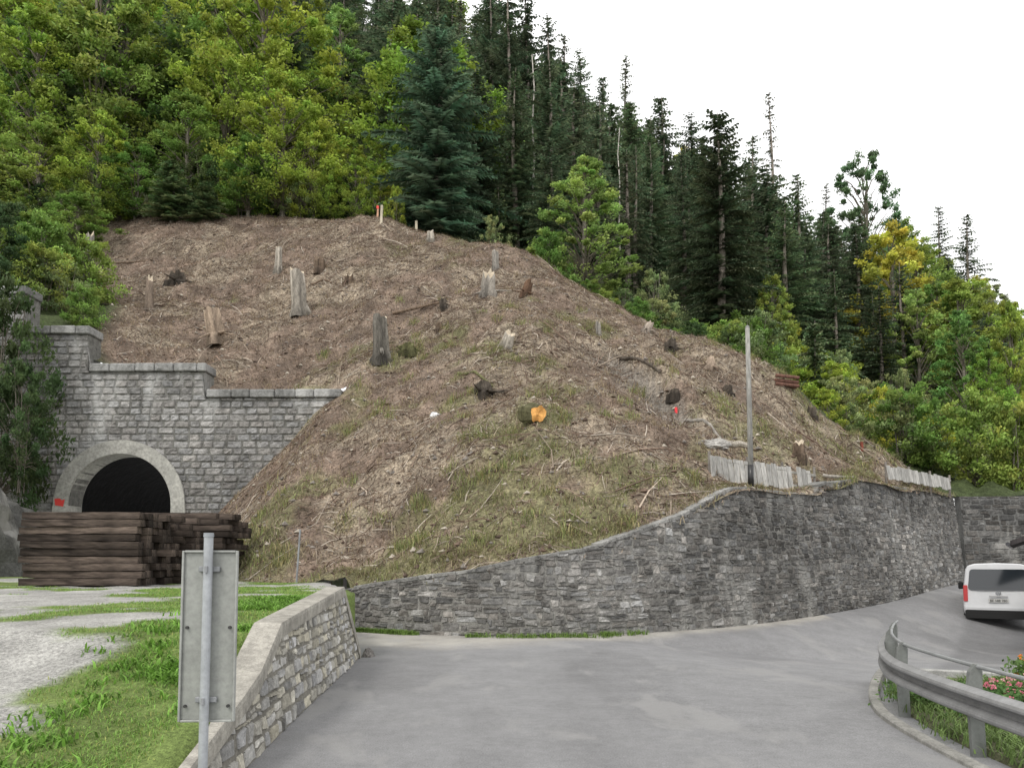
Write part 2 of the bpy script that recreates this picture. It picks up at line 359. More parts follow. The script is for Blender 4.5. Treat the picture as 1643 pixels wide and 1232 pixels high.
b=wall(pw,zbw,ztw,(.11,.24),(.15,.42),.028,tone1,(.2,.195,.18),batter=.1,thick=.7,seed=3,split=.32,jit=.035,gap=.014,wav=.09,wf=.9)
b.build('masonry',M['stone'],rw)
cb=MB(); u=1.6; rs=np.random.default_rng(5)
while u<pw.L-.3:
    w=rs.uniform(.3,.6); uc=u+w/2; p=pw.xy(np.array([uc]))[0]; nn=pw.nrm(np.array([uc]))[0]; z=float(ztw(np.array([uc]))[0]); h=z-float(zbw(np.array([uc]))[0])
    sl=(float(ztw(np.array([u+w]))[0])-float(ztw(np.array([u]))[0]))/w
    rot=Matrix.Rotation(math.atan2(nn[0],-nn[1]),3,'Z')@Matrix.Rotation(-math.atan(sl),3,'Y')
    if abs(sl)<.7:
        V,Fc=bbox((p[0]-nn[0]*(.2+.1*h),p[1]-nn[1]*(.2+.1*h),z-.01),(w-.01,.46,.08+rs.uniform(0,.03)),.015,rot); t=rs.uniform(.16,.26); cb.add(V,Fc,(t,t*.99,t*.94))
    u+=w
cb.build('coping',M['stone'],rw)
p2=Path([(19.55,34.38),(24,33.9),(30,33.6),(40,33.4)])
def zb2(u): p=p2.xy(u); return zr(p[...,0],p[...,1])-.1
def zt2(u): return float(_zt[-1])-.02+0*np.asarray(u,float)+.03*(vn(np.asarray(u)*2,.7,1)-.5)
rw2=thing('retaining_wall','dark grey stone wall closing the bend behind the white van','wall')
b=wall(p2,zb2,zt2,(.2,.3),(.3,.6),.03,lambda rs,u,z:tone1(rs,u,z)*.75,(.13,.13,.125),seed=8,thick=.6); b.build('masonry',M['stone'],rw2)
# parapet by the road
TPY=[3.5,4.4,5.15,5.8,7.1,8.1,12.6,13.75]; TPZ=[.02,.16,.30,.42,.66,1.0,1.22,.06]
pyy=np.linspace(13.8,4.0,60); ppx=interp(pyy,PBY,PBX)
pp_rev=Path(np.c_[ppx,pyy][::-1])
def zbr(u): q=pp_rev.xy(u); return zr(q[...,0],q[...,1])-.02
def ztr(u): return interp(pp_rev.xy(u)[...,1],TPY,TPZ)
def tone2(rs,u,z):
    v=rs.choice([.2,.3,.38,.46],p=[.13,.3,.35,.22])*rs.uniform(.85,1.1); w=rs.uniform(.0,.13); return np.array([v*(1+w*.5),v,v*(1-w*1.5)])
pa=thing('parapet_wall','low stone parapet with concrete cap sloping down beside the road','wall')
b=wall(pp_rev,zbr,ztr,(.1,.18),(.14,.36),.02,tone2,(.2,.19,.165),batter=.12,thick=.05,seed=11,split=.2,jit=.022,gap=.016,wav=.015,ek=.35); b.build('masonry',M['ystone'],pa)
cb=MB(); us=np.unique(np.r_[np.linspace(0,pp_rev.L,60),interp([5.15,5.8,7.1,8.1,12.6,13.75],ppx[::-1]*0+pp_rev.p[:,1],pp_rev.l)])
ybk=pp_rev.xy(us)[:,1]; kin=interp(ybk,[5.7,7.4],[.12,1.])
prof=[(.05,-.12),(.055,-.005),(.045,.03),(-.225,.035),(-.245,.0),(-.245,-.13)]
ring=[]
for (d,zz) in prof:
    z=ztr(us); h=z-zbr(us); nn=pp_rev.nrm(us); dd=np.where(d<0,d*kin,d); xy=pp_rev.xy(us)+nn*(dd-.12*h)[:,None]
    ring.append(np.c_[xy,z+zz])
n_=len(us); V=np.concatenate(ring); Fc=[]
k=len(prof)
for r in range(k):
    for j in range(n_-1): Fc.append((r*n_+j,r*n_+j+1,((r+1)%k)*n_+j+1,((r+1)%k)*n_+j))
Fc.append(tuple(r*n_ for r in range(k))); Fc.append(tuple(r*n_+n_-1 for r in range(k-1,-1,-1)))
cb.add(V,Fc,(.31,.295,.26)); cb.build('cap',M['conc'],pa)
# ------------------------------------------------------------ tunnel portal
XA,XB,XC,XD=-20.5,-17.8,-12.87,-7.2
PX=[-26,XA,XA+1e-3,XB,XB+1e-3,XC,XC+1e-3,XD]
PZt=[13.2,13.2,11.5,11.5,9.9,9.9,8.8,8.8]
AX,AZ,RI,RO=-16.25,3.95,2.15,2.72
pq=Path([(-26,33.0),(XD,33.0)])
def ztq(u): return interp(pq.xy(u)[...,0],PX,PZt)-.35
def zbq(u): return 1.0+0*np.asarray(u,float)
def cullq(U,Z):
    X=-26+U; r=np.hypot(X-AX,np.maximum(Z-AZ,0)); 
    if np.all(r<RO): return None
    f=np.where(r<RO,RO/np.maximum(r,.2),1); Xn=AX+(X-AX)*f; Zn=np.where(Z>AZ,AZ+(Z-AZ)*f,Z)
    if Xn.max()-Xn.min()<.06: return None
    return Xn+26,Zn
def tone3(rs,u,z):
    v=rs.uniform(.2,.32)*(.65+.7*float(fbm(u,z,2.5,3,3))); w=rs.uniform(0,.05); return np.array([v*(1+w),v,v*(1-w)])
po=thing('tunnel_portal','grey stone railway tunnel portal with stepped top and round arch','tunnel portal')
b=wall(pq,zbq,ztq,(.27,.3),(.36,.7),.045,tone3,(.17,.168,.155),batter=0,seed=21,split=0,jit=.02,gap=.024,cull=cullq,wav=0)
xsb=np.unique(np.r_[np.arange(-26,XD,.2),np.linspace(AX-RI,AX+RI,41),[XD,XA,XA+1e-3,XB,XB+1e-3,XC,XC+1e-3]])
def lowz(x):
    r=np.abs(x-AX); return np.where(r<RI,AZ+np.sqrt(np.maximum(RI**2-r**2,0)),.8)
lo=lowz(xsb); lo=np.where(np.abs(np.abs(xsb-AX)-RI)<1e-6,AZ,lo); hi=interp(xsb,PX,PZt)-.35; n_=len(xsb)
V=np.concatenate([np.c_[xsb,33+0*xsb,lo],np.c_[xsb,33+0*xsb,hi],np.c_[xsb,34+0*xsb,hi],np.c_[xsb,34+0*xsb,lo]]); Fc=[]
for r in range(4):
    for j in range(n_-1): Fc.append((r*n_+j,r*n_+j+1,((r+1)%4)*n_+j+1,((r+1)%4)*n_+j))
for j in (0,n_-1): Fc.append(tuple(r*n_+j for r in range(4)))
b.add(V,Fc,(.17,.168,.155)); b.build('masonry',M['pstone'],po)
rs=np.random.default_rng(3)
for (xa,xb,zz) in [(-26,XA+.1,13.2),(XA+.05,XB+.1,11.5),(XB+.12,XC+.1,9.9),(XC+.12,XD+.1,8.8)]:
    x=xa; b=MB()
    while x<xb-.2:
        w=min(rs.uniform(.7,1.1),xb-x)
        if xb-x-w<.3: w=xb-x
        V,Fc=bbox((x+w/2,33.42,zz-.17+rs.uniform(-.01,.01)),(w-.025,1.2,.34),.035); t=rs.uniform(.17,.27); b.add(V,Fc,(t,t,t*.97)); x+=w
    b.build('coping',M['pstone'],po)
b=MB(); th=np.r_[[-.0],np.linspace(0,math.pi,41),[math.pi]]
inn=[];out=[]
for i,t in enumerate(th):
    dz=-3.2 if i in (0,len(th)-1) else 0; fl=.3 if dz else 0
    inn.append((AX+math.cos(t)*RI,AZ+math.sin(t)*RI+dz)); out.append((AX+math.cos(t)*(RO+fl),AZ+math.sin(t)*RO+dz))
inn=np.array(inn);out=np.array(out); n_=len(inn)
V=np.concatenate([np.c_[inn[:,0],0*inn[:,0]+32.86,inn[:,1]],np.c_[out[:,0],0*inn[:,0]+32.86,out[:,1]],np.c_[out[:,0],0*inn[:,0]+33.02,out[:,1]],np.c_[inn[:,0],0*inn[:,0]+34.1,inn[:,1]]]); Fc=[]
for r in range(4):
    for j in range(n_-1): Fc.append((r*n_+j,r*n_+j+1,((r+1)%4)*n_+j+1,((r+1)%4)*n_+j))
b.add(V,Fc,(.38,.375,.345)); b.build('arch_ring',M['conc'],po)
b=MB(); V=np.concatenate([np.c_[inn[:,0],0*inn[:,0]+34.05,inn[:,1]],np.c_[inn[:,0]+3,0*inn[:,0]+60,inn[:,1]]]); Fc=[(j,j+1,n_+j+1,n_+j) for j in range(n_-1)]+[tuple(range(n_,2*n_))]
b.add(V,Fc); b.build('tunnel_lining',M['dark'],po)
b=MB(); V=[(-18.86,32.845,3.95),(-18.52,32.845,3.9),(-18.47,32.845,4.2),(-18.6,32.845,4.16),(-18.68,32.845,4.24),(-18.9,32.845,4.22)]; b.add(V,[tuple(range(6))],(.7,.06,.05))
b.build('red_paint_mark',M['paint'],po)
# ------------------------------------------------------------ vegetation generators
def conifer(H,Rr,seed,gap=0.,col=(.045,.075,.035),step=.42,droop=.45,clear=.05,fill=1.,pw_=.8,var=.5):
    rs=np.random.default_rng(seed); T=MB(); Cn=MB()
    zz=np.linspace(0,H,9); pts=np.c_[.15*np.sin(zz*.3+seed),.15*np.cos(zz*.25)-.15,zz]
    V,Fc=tube(np.r_[[[pts[0][0],pts[0][1],-1.]],pts],np.r_[.021*H,.019*H*(1-zz/H)**.9+.015],8); T.add(V,Fc,(.24,.21,.18))
    nw=int(H/step); tris=[];cc=[]; asym=rs.uniform(.75,1.15,(12,6))
    for i in range(nw):
        fr=clear+(.985-clear)*i/nw; z=H*fr; r=Rr*(1-fr)**pw_*min(1,.5+fr*4)*rs.uniform(.82,1.12)
        for k in range(rs.integers(5,9)):
            az=rs.uniform(0,2*math.pi)
            L=r*rs.uniform(var,1.2)*asym[int(az/6.2832*12)%12,int(fr*5.99)]+.12
            if rs.random()<gap:
                e=np.array([math.cos(az)*L*.7,math.sin(az)*L*.7,z-.05*L]); V,Fc=tube([[0,0,z],e],[.02,.006],3,False); T.add(V,Fc,(.22,.2,.17)); continue
            m=max(3,int(L/.3*fill)); s=np.clip(np.linspace(.1,1,m)+rs.uniform(-.03,.03,m),0,1)
            zo=L*(.12*s-droop*s**2)*(1-fr*.7)+L*.5*fr**2*s
            d=np.array([math.cos(az),math.sin(az),0]); lat=np.array([-d[1],d[0],0])
            Pp=d*(L*s)[:,None]; Pp[:,2]=z+zo+rs.uniform(-.06,.06)
            if L>1.: V,Fc=tube(np.r_[[[0,0,z]],Pp[::max(1,m//3)]],[.03]+[.012]*len(Pp[::max(1,m//3)]),3,False); T.add(V,Fc,(.12,.105,.09))
            for sd in (-1,1,0):
                w=(.2+.3*L*(1-s)**.7*(.4+s))*rs.uniform(.6,1.25,m); w=np.minimum(w,.85)
                if sd==0: w=w*.6+.08
                tip=Pp+lat*(sd*w)[:,None]+d*(.45*w)[:,None]; tip[:,2]-=w*rs.uniform(.15,.6,m)*(1.3 if sd==0 else 1)
                hw=.07+.08*rs.random(m)
                a=Pp-d*hw[:,None]; b_=Pp+d*(hw*1.4)[:,None]; a[:,2]+=.02
                tris.append(np.stack([a,b_,tip],1)); 
                tip2=Pp+lat*(sd*w*.6)[:,None]+d*(.9*w*rs.uniform(.5,1,m))[:,None]; tip2[:,2]-=w*rs.uniform(-.1,.4,m)
                tris.append(np.stack([a+d*.05,b_,tip2],1))
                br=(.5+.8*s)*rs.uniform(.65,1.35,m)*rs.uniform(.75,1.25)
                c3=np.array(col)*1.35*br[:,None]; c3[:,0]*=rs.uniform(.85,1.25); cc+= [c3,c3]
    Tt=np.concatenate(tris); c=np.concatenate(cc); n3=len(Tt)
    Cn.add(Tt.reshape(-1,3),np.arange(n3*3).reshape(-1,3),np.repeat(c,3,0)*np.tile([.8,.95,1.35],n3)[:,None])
    return T,Cn,H,Rr
def broadleaf(H,Rr,seed,nleaf=9000,leaf=.13,zbot=.03,ncl=70,col=(.11,.17,.035),stems=1,bias=.4,spread=.2,flat=.75,peak=.55):
    rs=np.random.default_rng(seed); T=MB(); Cn=MB()
    t=(np.arange(ncl)+rs.random(ncl))/ncl; az=rs.uniform(0,2*math.pi,ncl); prof=np.clip(np.minimum((t+.18)/.42,1),0,1)**.7*np.clip((1.04-t)/(1.04-.38),0,1)**peak*1.0
    prof=np.minimum(prof,1); asym=rs.uniform(.75,1.2,10)[(az/6.2832*10).astype(int)%10]
    rr=Rr*prof*rs.random(ncl)**bias*asym
    cen=np.c_[np.cos(az)*rr,np.sin(az)*rr,H*(zbot+(.97-zbot)*t)]
    base=rs.uniform(-.08,.08,(stems,2))*Rr*2*(stems>1)
    for s_ in range(stems):
        lean=rs.uniform(-.25,.25,2)*Rr if stems>1 else rs.uniform(-.08,.08,2)*Rr
        zz=np.array([-.6,0,.25,.5,.75,.92])*H; zz[0]=-.6
        q=np.clip(zz/H,0,1); pts=np.c_[base[s_,0]+lean[0]*q+.05*np.sin(zz),base[s_,1]+lean[1]*q,zz]
        V,Fc=tube(pts,(.014*H/math.sqrt(stems))*(1-q*.85)+.01,7); T.add(V,Fc,(.2,.18,.15))
    for i in rs.permutation(ncl)[:int(ncl*.5)]:
        c=cen[i]; zs=max(.08*H,c[2]-.9*math.hypot(c[0],c[1])-.05*H); q=zs/H; s0=np.array([0,0,zs]); md=(s0+c)/2+np.array([0,0,.03*H])+rs.uniform(-.1,.1,3)
        V,Fc=tube([s0,md,c],[.005*H*(1-q*.7)+.006,.003*H,.006],4,False); T.add(V,Fc,(.17,.15,.12))
    per=rs.dirichlet(np.ones(ncl)*4)*nleaf; pos=[];cb=[]
    for i in range(ncl):
        m=int(per[i]); g=rs.normal(0,1,(m,3)); g/=np.linalg.norm(g,axis=1,keepdims=True); g*=rs.random((m,1))**.6
        sz=Rr*spread*rs.uniform(.6,1.5)*(1.1-.4*t[i]); od=np.array([math.cos(az[i]),math.sin(az[i]),.5])*rs.random((m,1))**2*sz*1.1*rs.random()
        Pp=cen[i]+g*np.array([sz,sz,sz*flat])+od; pos.append(Pp)
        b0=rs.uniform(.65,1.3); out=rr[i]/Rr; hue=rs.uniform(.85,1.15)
        bb=(b0*(.65+.3*out+.3*cen[i,2]/H)*(.9+.35*g[:,2]))[:,None]*rs.uniform(.7,1.3,(m,1))  # light from above painted in: upper, outer and clump-top leaves brighter
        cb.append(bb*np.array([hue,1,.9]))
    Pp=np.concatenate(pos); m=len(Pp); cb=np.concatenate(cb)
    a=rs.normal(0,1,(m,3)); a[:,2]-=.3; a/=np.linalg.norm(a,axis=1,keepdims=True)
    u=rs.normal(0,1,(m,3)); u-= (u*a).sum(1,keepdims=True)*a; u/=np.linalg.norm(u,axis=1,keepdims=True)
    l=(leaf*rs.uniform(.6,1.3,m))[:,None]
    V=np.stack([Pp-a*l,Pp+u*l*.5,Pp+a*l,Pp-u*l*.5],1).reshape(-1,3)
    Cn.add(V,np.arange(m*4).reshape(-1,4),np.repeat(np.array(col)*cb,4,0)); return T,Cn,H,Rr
protos={}
def proto(key,gen,mat):
    T,Cn,H,Rr=gen
    a=T.build('trunk',M['bark']); b=Cn.build('crown',mat); COL.objects.unlink(a); COL.objects.unlink(b); protos[key]=(a,b,H,Rr)
nd=M['needle']; lf=M['leaf']
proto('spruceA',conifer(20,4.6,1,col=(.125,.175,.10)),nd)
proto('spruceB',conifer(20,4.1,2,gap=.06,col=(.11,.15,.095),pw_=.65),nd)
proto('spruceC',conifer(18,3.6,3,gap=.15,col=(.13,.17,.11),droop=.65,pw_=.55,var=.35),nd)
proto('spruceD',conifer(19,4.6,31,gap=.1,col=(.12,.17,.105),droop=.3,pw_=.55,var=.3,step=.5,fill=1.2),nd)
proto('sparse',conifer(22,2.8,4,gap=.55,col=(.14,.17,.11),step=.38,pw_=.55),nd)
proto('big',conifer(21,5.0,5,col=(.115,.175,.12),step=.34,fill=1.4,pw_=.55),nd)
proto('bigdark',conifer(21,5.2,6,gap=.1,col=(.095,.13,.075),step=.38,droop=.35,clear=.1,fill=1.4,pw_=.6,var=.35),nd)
proto('young',conifer(6,1.9,7,col=(.12,.17,.085),step=.24,fill=1.5),nd)
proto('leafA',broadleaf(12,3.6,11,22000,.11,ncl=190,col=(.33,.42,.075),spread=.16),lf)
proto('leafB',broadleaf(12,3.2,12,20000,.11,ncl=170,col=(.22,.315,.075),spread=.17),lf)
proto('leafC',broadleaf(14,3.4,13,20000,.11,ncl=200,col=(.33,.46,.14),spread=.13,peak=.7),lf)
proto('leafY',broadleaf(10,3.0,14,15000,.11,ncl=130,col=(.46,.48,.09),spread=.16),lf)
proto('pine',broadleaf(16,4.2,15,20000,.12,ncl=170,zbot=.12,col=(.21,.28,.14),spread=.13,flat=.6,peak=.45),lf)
proto('shrubA',broadleaf(4,2.2,16,9000,.085,ncl=80,stems=5,col=(.27,.37,.09),spread=.2),lf)
proto('shrubB',broadleaf(4,2.4,17,7000,.075,ncl=80,stems=6,col=(.30,.35,.16),spread=.16),lf)
proto('shrubD',broadleaf(5,2.6,18,16000,.075,ncl=120,stems=5,col=(.085,.13,.05),spread=.17),lf)
proto('shrubY',broadleaf(4,2.2,19,8000,.08,ncl=70,stems=4,col=(.44,.48,.08),spread=.18),lf)
NAME={'big':'spruce_tree','bigdark':'spruce_tree','sparse':'spruce_tree','young':'young_spruce','pine':'pine_tree'}
def plant(key,px,pyt,Y,wpx,label,group=None,base=None,ws=1.):
    if base is None: p=ground_pt(px,Y,4)
    else: p=np.array([(px-821.5)/F*Y*1.0,Y,base])
    H=max(CZ+slopes(px,pyt)[1]*Y-p[2],1.0)
    a,b,H0,R0=protos[key]; sz=H/H0; sx=(wpx/2/F*Y)/R0 if wpx else sz*ws
    sx=min(max(sx,sz*.5),sz*2.4)
    nm=NAME.get(key,'spruce_tree' if 'spruce' in key else 'broadleaf_tree' if 'leaf' in key else 'shrub')
    r=thing(nm,label,'shrub' if 'shrub' in key else 'tree',p-np.array([0,0,.1]),random.uniform(0,6.28),group); r.scale=(sx,sx,sz)
    for o in (a,b):
        c=o.copy(); COL.objects.link(c); c.parent=r
    return r
T_=[('big',700,32,59,250,'broad blue-green spruce standing right above the top of the cleared slope'),
('bigdark',1155,172,56,210,'tall dark spruce with open trunk base on the ridge behind the utility pole'),
('leafC',938,250,56,185,'bright light-green broadleaf tree on the edge right of the cleared slope'),
('sparse',1240,140,84,60,'tall thin half-bare spruce rising above the forest right of the dark ridge spruce'),
('sparse',1006,86,92,60,'thin half-bare spruce top against the sky left of the ridge spruce'),
('sparse',905,50,88,60,'thin ragged spruce beside the steep sky edge of the forest'),
('spruceD',880,18,86,105,'full spruce on the steep sky edge left of the thin ragged spruce'),
('spruceB',845,-30,84,110,'tall spruce reaching the top picture edge where the sky begins'),
('spruceD',815,-60,82,120,'dark spruce cut by the top picture edge left of the open sky'),
('spruceD',930,75,90,90,'narrow dark spruce at the upper left start of the open sky'),
('spruceB',967,120,88,85,'narrow spruce between two half-bare spruces on the skyline'),
('spruceC',1060,150,86,110,'ragged grey-green spruce on the skyline left of the tall dark ridge spruce'),
('spruceD',1110,178,84,110,'dense spruce touching the left side of the ridge spruce on the skyline'),
('spruceC',1212,212,86,90,'ragged spruce just left of the tall half-bare one on the skyline'),
('spruceA',1282,272,76,120,'rounded full spruce on the skyline right of the tall half-bare spruce'),
('pine',1392,243,78,140,'open-crowned grey-green pine rising over the right forest'),
('spruceB',1515,325,104,80,'left spruce of the dark pair on the right skyline'),
('spruceA',1558,338,100,105,'right spruce of the dark pair on the right skyline'),
('sparse',1330,290,92,50,'thin bare-topped spruce between the full spruce and the open-crowned pine'),
('leafB',1450,350,90,110,'dull green broadleaf tree right of the open-crowned pine'),
('leafC',1475,458,62,130,'pale green birch-like tree below the dark pair of spruces'),
('leafC',1548,492,58,120,'pale green slender tree between the far walls and the dark spruces'),
('leafY',1628,478,56,90,'yellow-green tree at the right edge of the picture'),
('leafA',1590,560,50,100,'fresh green tree low on the right slope'),
('young',1305,512,48,90,'small dark spruce on the slope behind the stacked logs'),
('spruceA',1340,430,62,110,'medium spruce behind the small dark spruce on the right slope'),
('spruceD',1400,470,66,105,'medium spruce right of the stacked logs'),
('shrubY',1412,618,47,34,'small yellow-leaved sapling above the short board fence'),
('shrubA',1560,630,40,150,'large green bush above the far stone wall'),
('shrubA',1625,640,39,110,'green bush at the right edge above the far stone wall'),
('shrubB',1480,680,42,100,'low light bush behind the short board fence'),
('shrubB',1350,560,52,90,'pale thin bush right of the small dark spruce'),
('shrubB',1440,590,50,90,'pale bush in the middle of the right slope'),
('leafB',1240,440,56,80,'olive green tree right of the ridge spruce trunk'),
('shrubB',1050,430,54,90,'grey twiggy bush left of the ridge spruce'),
('shrubA',880,370,54,80,'low green bush left of the bright broadleaf tree'),
('leafA',572,252,57.5,80,'bright green round bush at the top of the cleared slope'),
('shrubY',636,298,57.,26,'tiny yellow-green sapling at the top of the cleared slope'),
('shrubB',790,345,54,60,'low brownish bush at the foot of the broad blue-green spruce'),
('leafA',455,122,57,190,'bright green tree at the upper edge of the clearing'),
('leafA',360,28,64,150,'tall bright green tree behind the forest edge on the left'),
('leafB',300,150,59,160,'mid green tree left of the bright green tree at the clearing edge'),
('leafA',160,185,56,150,'yellowish green tree above the left of the clearing'),
('leafA',60,25,62,210,'big yellow-green tree in the upper left corner'),
('leafC',200,0,66,190,'light green tree behind the upper left corner trees'),
('leafB',220,230,56,130,'dark green tree low on the left forest edge'),
('leafB',60,190,55,180,'green tree at the left picture edge halfway up'),
('leafB',400,215,56.5,120,'mid green low tree at the middle of the clearing edge'),
('leafA',505,195,57,100,'low green tree at the right end of the clearing edge'),
('leafC',545,10,80,130,'yellow-green larch-like tree among the high dark spruces'),
('leafB',600,130,74,100,'grey-green tree left of the broad blue-green spruce'),
('young',275,255,55,110,'dark young spruce at the clearing edge on the left'),
('young',330,290,55,80,'second dark young spruce at the clearing edge'),
('spruceB',640,20,86,100,'dark spruce behind the left of the broad blue-green spruce'),
('spruceD',785,-45,84,130,'dark spruce right behind the broad blue-green spruce'),
('leafB',125,310,51,130,'thin olive bush beside the grey snag on the left slope'),
('leafB',50,345,44,150,'olive green bush above the stepped portal wall'),
('shrubD',15,330,44,130,'dark green bush at the left edge above the portal'),
('shrubB',105,420,38,110,'thin grey-green bush growing just behind the portal top'),
('shrubB',50,400,38,120,'pale green bush behind the highest step of the portal'),
('young',800,300,60,70,'young spruce at the right foot of the broad blue-green spruce'),
]
for t in T_: plant(*t)
for (px,pyt,Y,w,l,bs) in [(28,575,30.5,115,'large dark shrub hanging over the left side of the tunnel portal',4.9),(-15,450,31.5,110,'dark leafy shrub at the left picture edge beside the portal',3.4)]:
    plant('shrubD',px,pyt,Y,w,l,base=bs)
# filling forest
SKX=[-200,760,800,850,900,960,1010,1060,1150,1240,1300,1400,1500,1560,1600,1643,1800]; SKY=[-500,-90,-50,0,70,140,150,190,215,250,300,330,390,400,460,490,540]
rf=np.random.default_rng(42); placed=[]
G1='spruces of the dense forest on the mountainside'; G2='leafy trees mixed into the forest on the left'; G3='leafy trees mixed into the forest on the right'
cnt=0
for t in range(3400):
    px=rf.uniform(-60,1720); Y=rf.uniform(60,122)
    if px<560 and Y<64: continue
    small=(480<px<620 and Y<84)
    p=ground_pt(px,Y)
    if any((p[0]-q[0])**2+(p[1]-q[1])**2<q[2]**2 for q in placed): continue
    H=rf.uniform(4,7.5) if small else rf.uniform(10,19); sky=interp(px,SKX,SKY)+rf.uniform(5,60)
    H=min(H,CZ+slopes(px,sky)[1]*Y-p[2])
    if H<3.8: continue
    top=pyof(p[2]+H,Y)
    if top<-250 and p[2]>CZ+slopes(px,-60)[1]*Y: continue
    placed.append((p[0],p[1],3.0 if Y<90 else 3.8))
    leafy=(px<480 and rf.random()<.62) or (px>1350 and rf.random()<.45) or rf.random()<.08 or small
    if leafy: key=rf.choice(['leafA','leafA','leafB','leafC'],p=[.3,.25,.3,.15]) if px<620 else rf.choice(['leafB','leafC','leafA','pine','leafY'],p=[.3,.3,.15,.2,.05]); lab,g=('leafy green tree in the forest on the upper left slope',G2) if px<700 else ('leafy green tree in the forest on the right slope',G3)
    else: key=rf.choice(['spruceA','spruceB','spruceC','spruceD','sparse'],p=[.3,.25,.18,.23,.04]); lab,g='dark spruce in the dense forest covering the mountainside',G1
    plant(key,px,top,Y,0,lab,g,ws=rf.uniform(.9,1.5)); cnt+=1
    if cnt>=270: break
def bushes(n,x0,x1,yf,h0,h1,keys,label,g):
    for k in range(n):
        px=rf.uniform(x0,x1); Y=yf(px); pt=ground_pt(px,Y); H=rf.uniform(h0,h1); plant(rf.choice(keys),px,pyof(pt[2]+H,Y),Y,0,label,g)
bushes(38,-20,560,lambda p:rf.uniform(56.5,60),2,4.8,['shrubA','shrubB','shrubD','leafA'],'low green bush along the upper edge of the clearing','bushes along the upper edge of the clearing')
bushes(90,1180,1700,lambda p:rf.uniform(39,64),1.5,4.5,['shrubA','shrubB','shrubB','shrubA','shrubY'],'low green bush on the slope right of the clearing','bushes on the slope right of the clearing')
bushes(46,-40,150,lambda p:rf.uniform(36,57),1.8,4.5,['shrubA','shrubB','shrubD','leafB'],'low green bush on the slope left of the clearing','bushes on the slope left of the clearing')
bushes(30,800,1190,lambda p:interp(p,[800,860,1000,1090,1180],[54,54,50,46,42])+rf.uniform(0,5),1.2,3.2,['shrubA','shrubB','shrubD'],'low bush just behind the right-hand ridge line','bushes behind the right-hand ridge')
# bare dead trunks
def snag(px,pyt,Y,w,label,branches=0,c=(.5,.47,.43)):
    p=ground_pt(px,Y); H=CZ+slopes(px,pyt)[1]*Y-p[2]; r=thing('dead_tree',label,'tree',p); b=MB()
    zz=np.linspace(-.5,H,7); V,Fc=tube(np.c_[.1*np.sin(zz),.08*np.cos(zz),zz],np.linspace(w,w*.35,7),7); b.add(V,Fc,c)
    for k in range(branches):
        z=H*random.uniform(.35,.98); a=random.uniform(0,6.28); L=random.uniform(.3,.9); V,Fc=tube([[0,0,z],[math.cos(a)*L,math.sin(a)*L,z+random.uniform(-.3,.2)]],[.02,.006],4,False); b.add(V,Fc,c)
    b.build('trunk',M['bark'],r)
snag(856,88,64,.12,'pale bare dead trunk standing before the dark spruces',16)
snag(995,205,66,.08,'second thin pale dead trunk lower right among the spruces',10)
# ------------------------------------------------------------ stumps
def stump(px,py,hp,wp,label,c=(.3,.27,.23),top=(.5,.43,.33),jag=.15,lean=0,flare=1.35,roots=0,name='tree_stump',cat='tree stump'):
    p=hit(px,py); d=p[1]*CT+(p[2]-CZ)*ST; h=hp/F*d*.95; w=wp/2/F*d*.85
    rs=np.random.default_rng(int(px*7+py)); n=16; an=np.arange(n)/n*2*math.pi
    r=thing(name,label,cat,p-np.array([0,0,.05])); r.rotation_euler=(rs.uniform(-.08,.12),R(lean+rs.uniform(-3,3)),0)
    lob=1+.13*np.sin(an*3+rs.uniform(0,6))+.08*np.sin(an*5+rs.uniform(0,6)); jg=rs.uniform(-1,1,n)*jag*h+np.cos(an-rs.uniform(0,6))*jag*h*.6
    hs=[-.35/h,0,.08,.22,.5,.8,1.0]; fl=[flare*1.15,flare,1+.55*(flare-1),1.05,1,.95,.9]
    V=[]
    for q,f in zip(hs,fl):
        rr=w*f*(1+(lob-1)*(1.6 if q<.2 else 1))*rs.uniform(.92,1.08,n); z=np.full(n,q*h)
        if q==1: z=z+jg
        if q==.8: z=z+jg*.4
        V.append(np.c_[np.cos(an)*rr,np.sin(an)*rr,z])
    m=len(hs); VV=np.concatenate(V); Fc=[(i*n+j,i*n+(j+1)%n,(i+1)*n+(j+1)%n,(i+1)*n+j) for i in range(m-1) for j in range(n)]
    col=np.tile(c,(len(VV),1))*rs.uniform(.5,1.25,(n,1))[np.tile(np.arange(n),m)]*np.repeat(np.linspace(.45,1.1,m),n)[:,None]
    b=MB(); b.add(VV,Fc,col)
    for k in range(roots):
        a=rs.uniform(0,6.28); L=w*rs.uniform(1.8,3.6); V2,F2=tube([[0,0,.25*h],[math.cos(a)*w,math.sin(a)*w,.2*h],[math.cos(a)*L,math.sin(a)*L,-.1+rs.random()*.3]],[w*.35,w*.2,w*.05],6); b.add(V2,F2,np.array(c)*.8)
    b.build('trunk',M['bark'],r)
    b=MB(); ring=V[-1]*np.array([.99,.99,1]); cen=np.array([[0,0,h*(1-.3*jag)]]); mid=ring*.55+cen*.45+np.c_[np.zeros((n,2)),rs.uniform(-.5,.5,n)*jag*h*.6]
    b.add(np.r_[ring,mid,cen],[(j,(j+1)%n,n+(j+1)%n,n+j) for j in range(n)]+[(n+j,n+(j+1)%n,2*n) for j in range(n)],top); b.build('cut_face',M['cut'],r)
    return r
pale=(.44,.40,.34); brn=(.17,.125,.09); drk=(.09,.075,.06); gry=(.29,.27,.24)
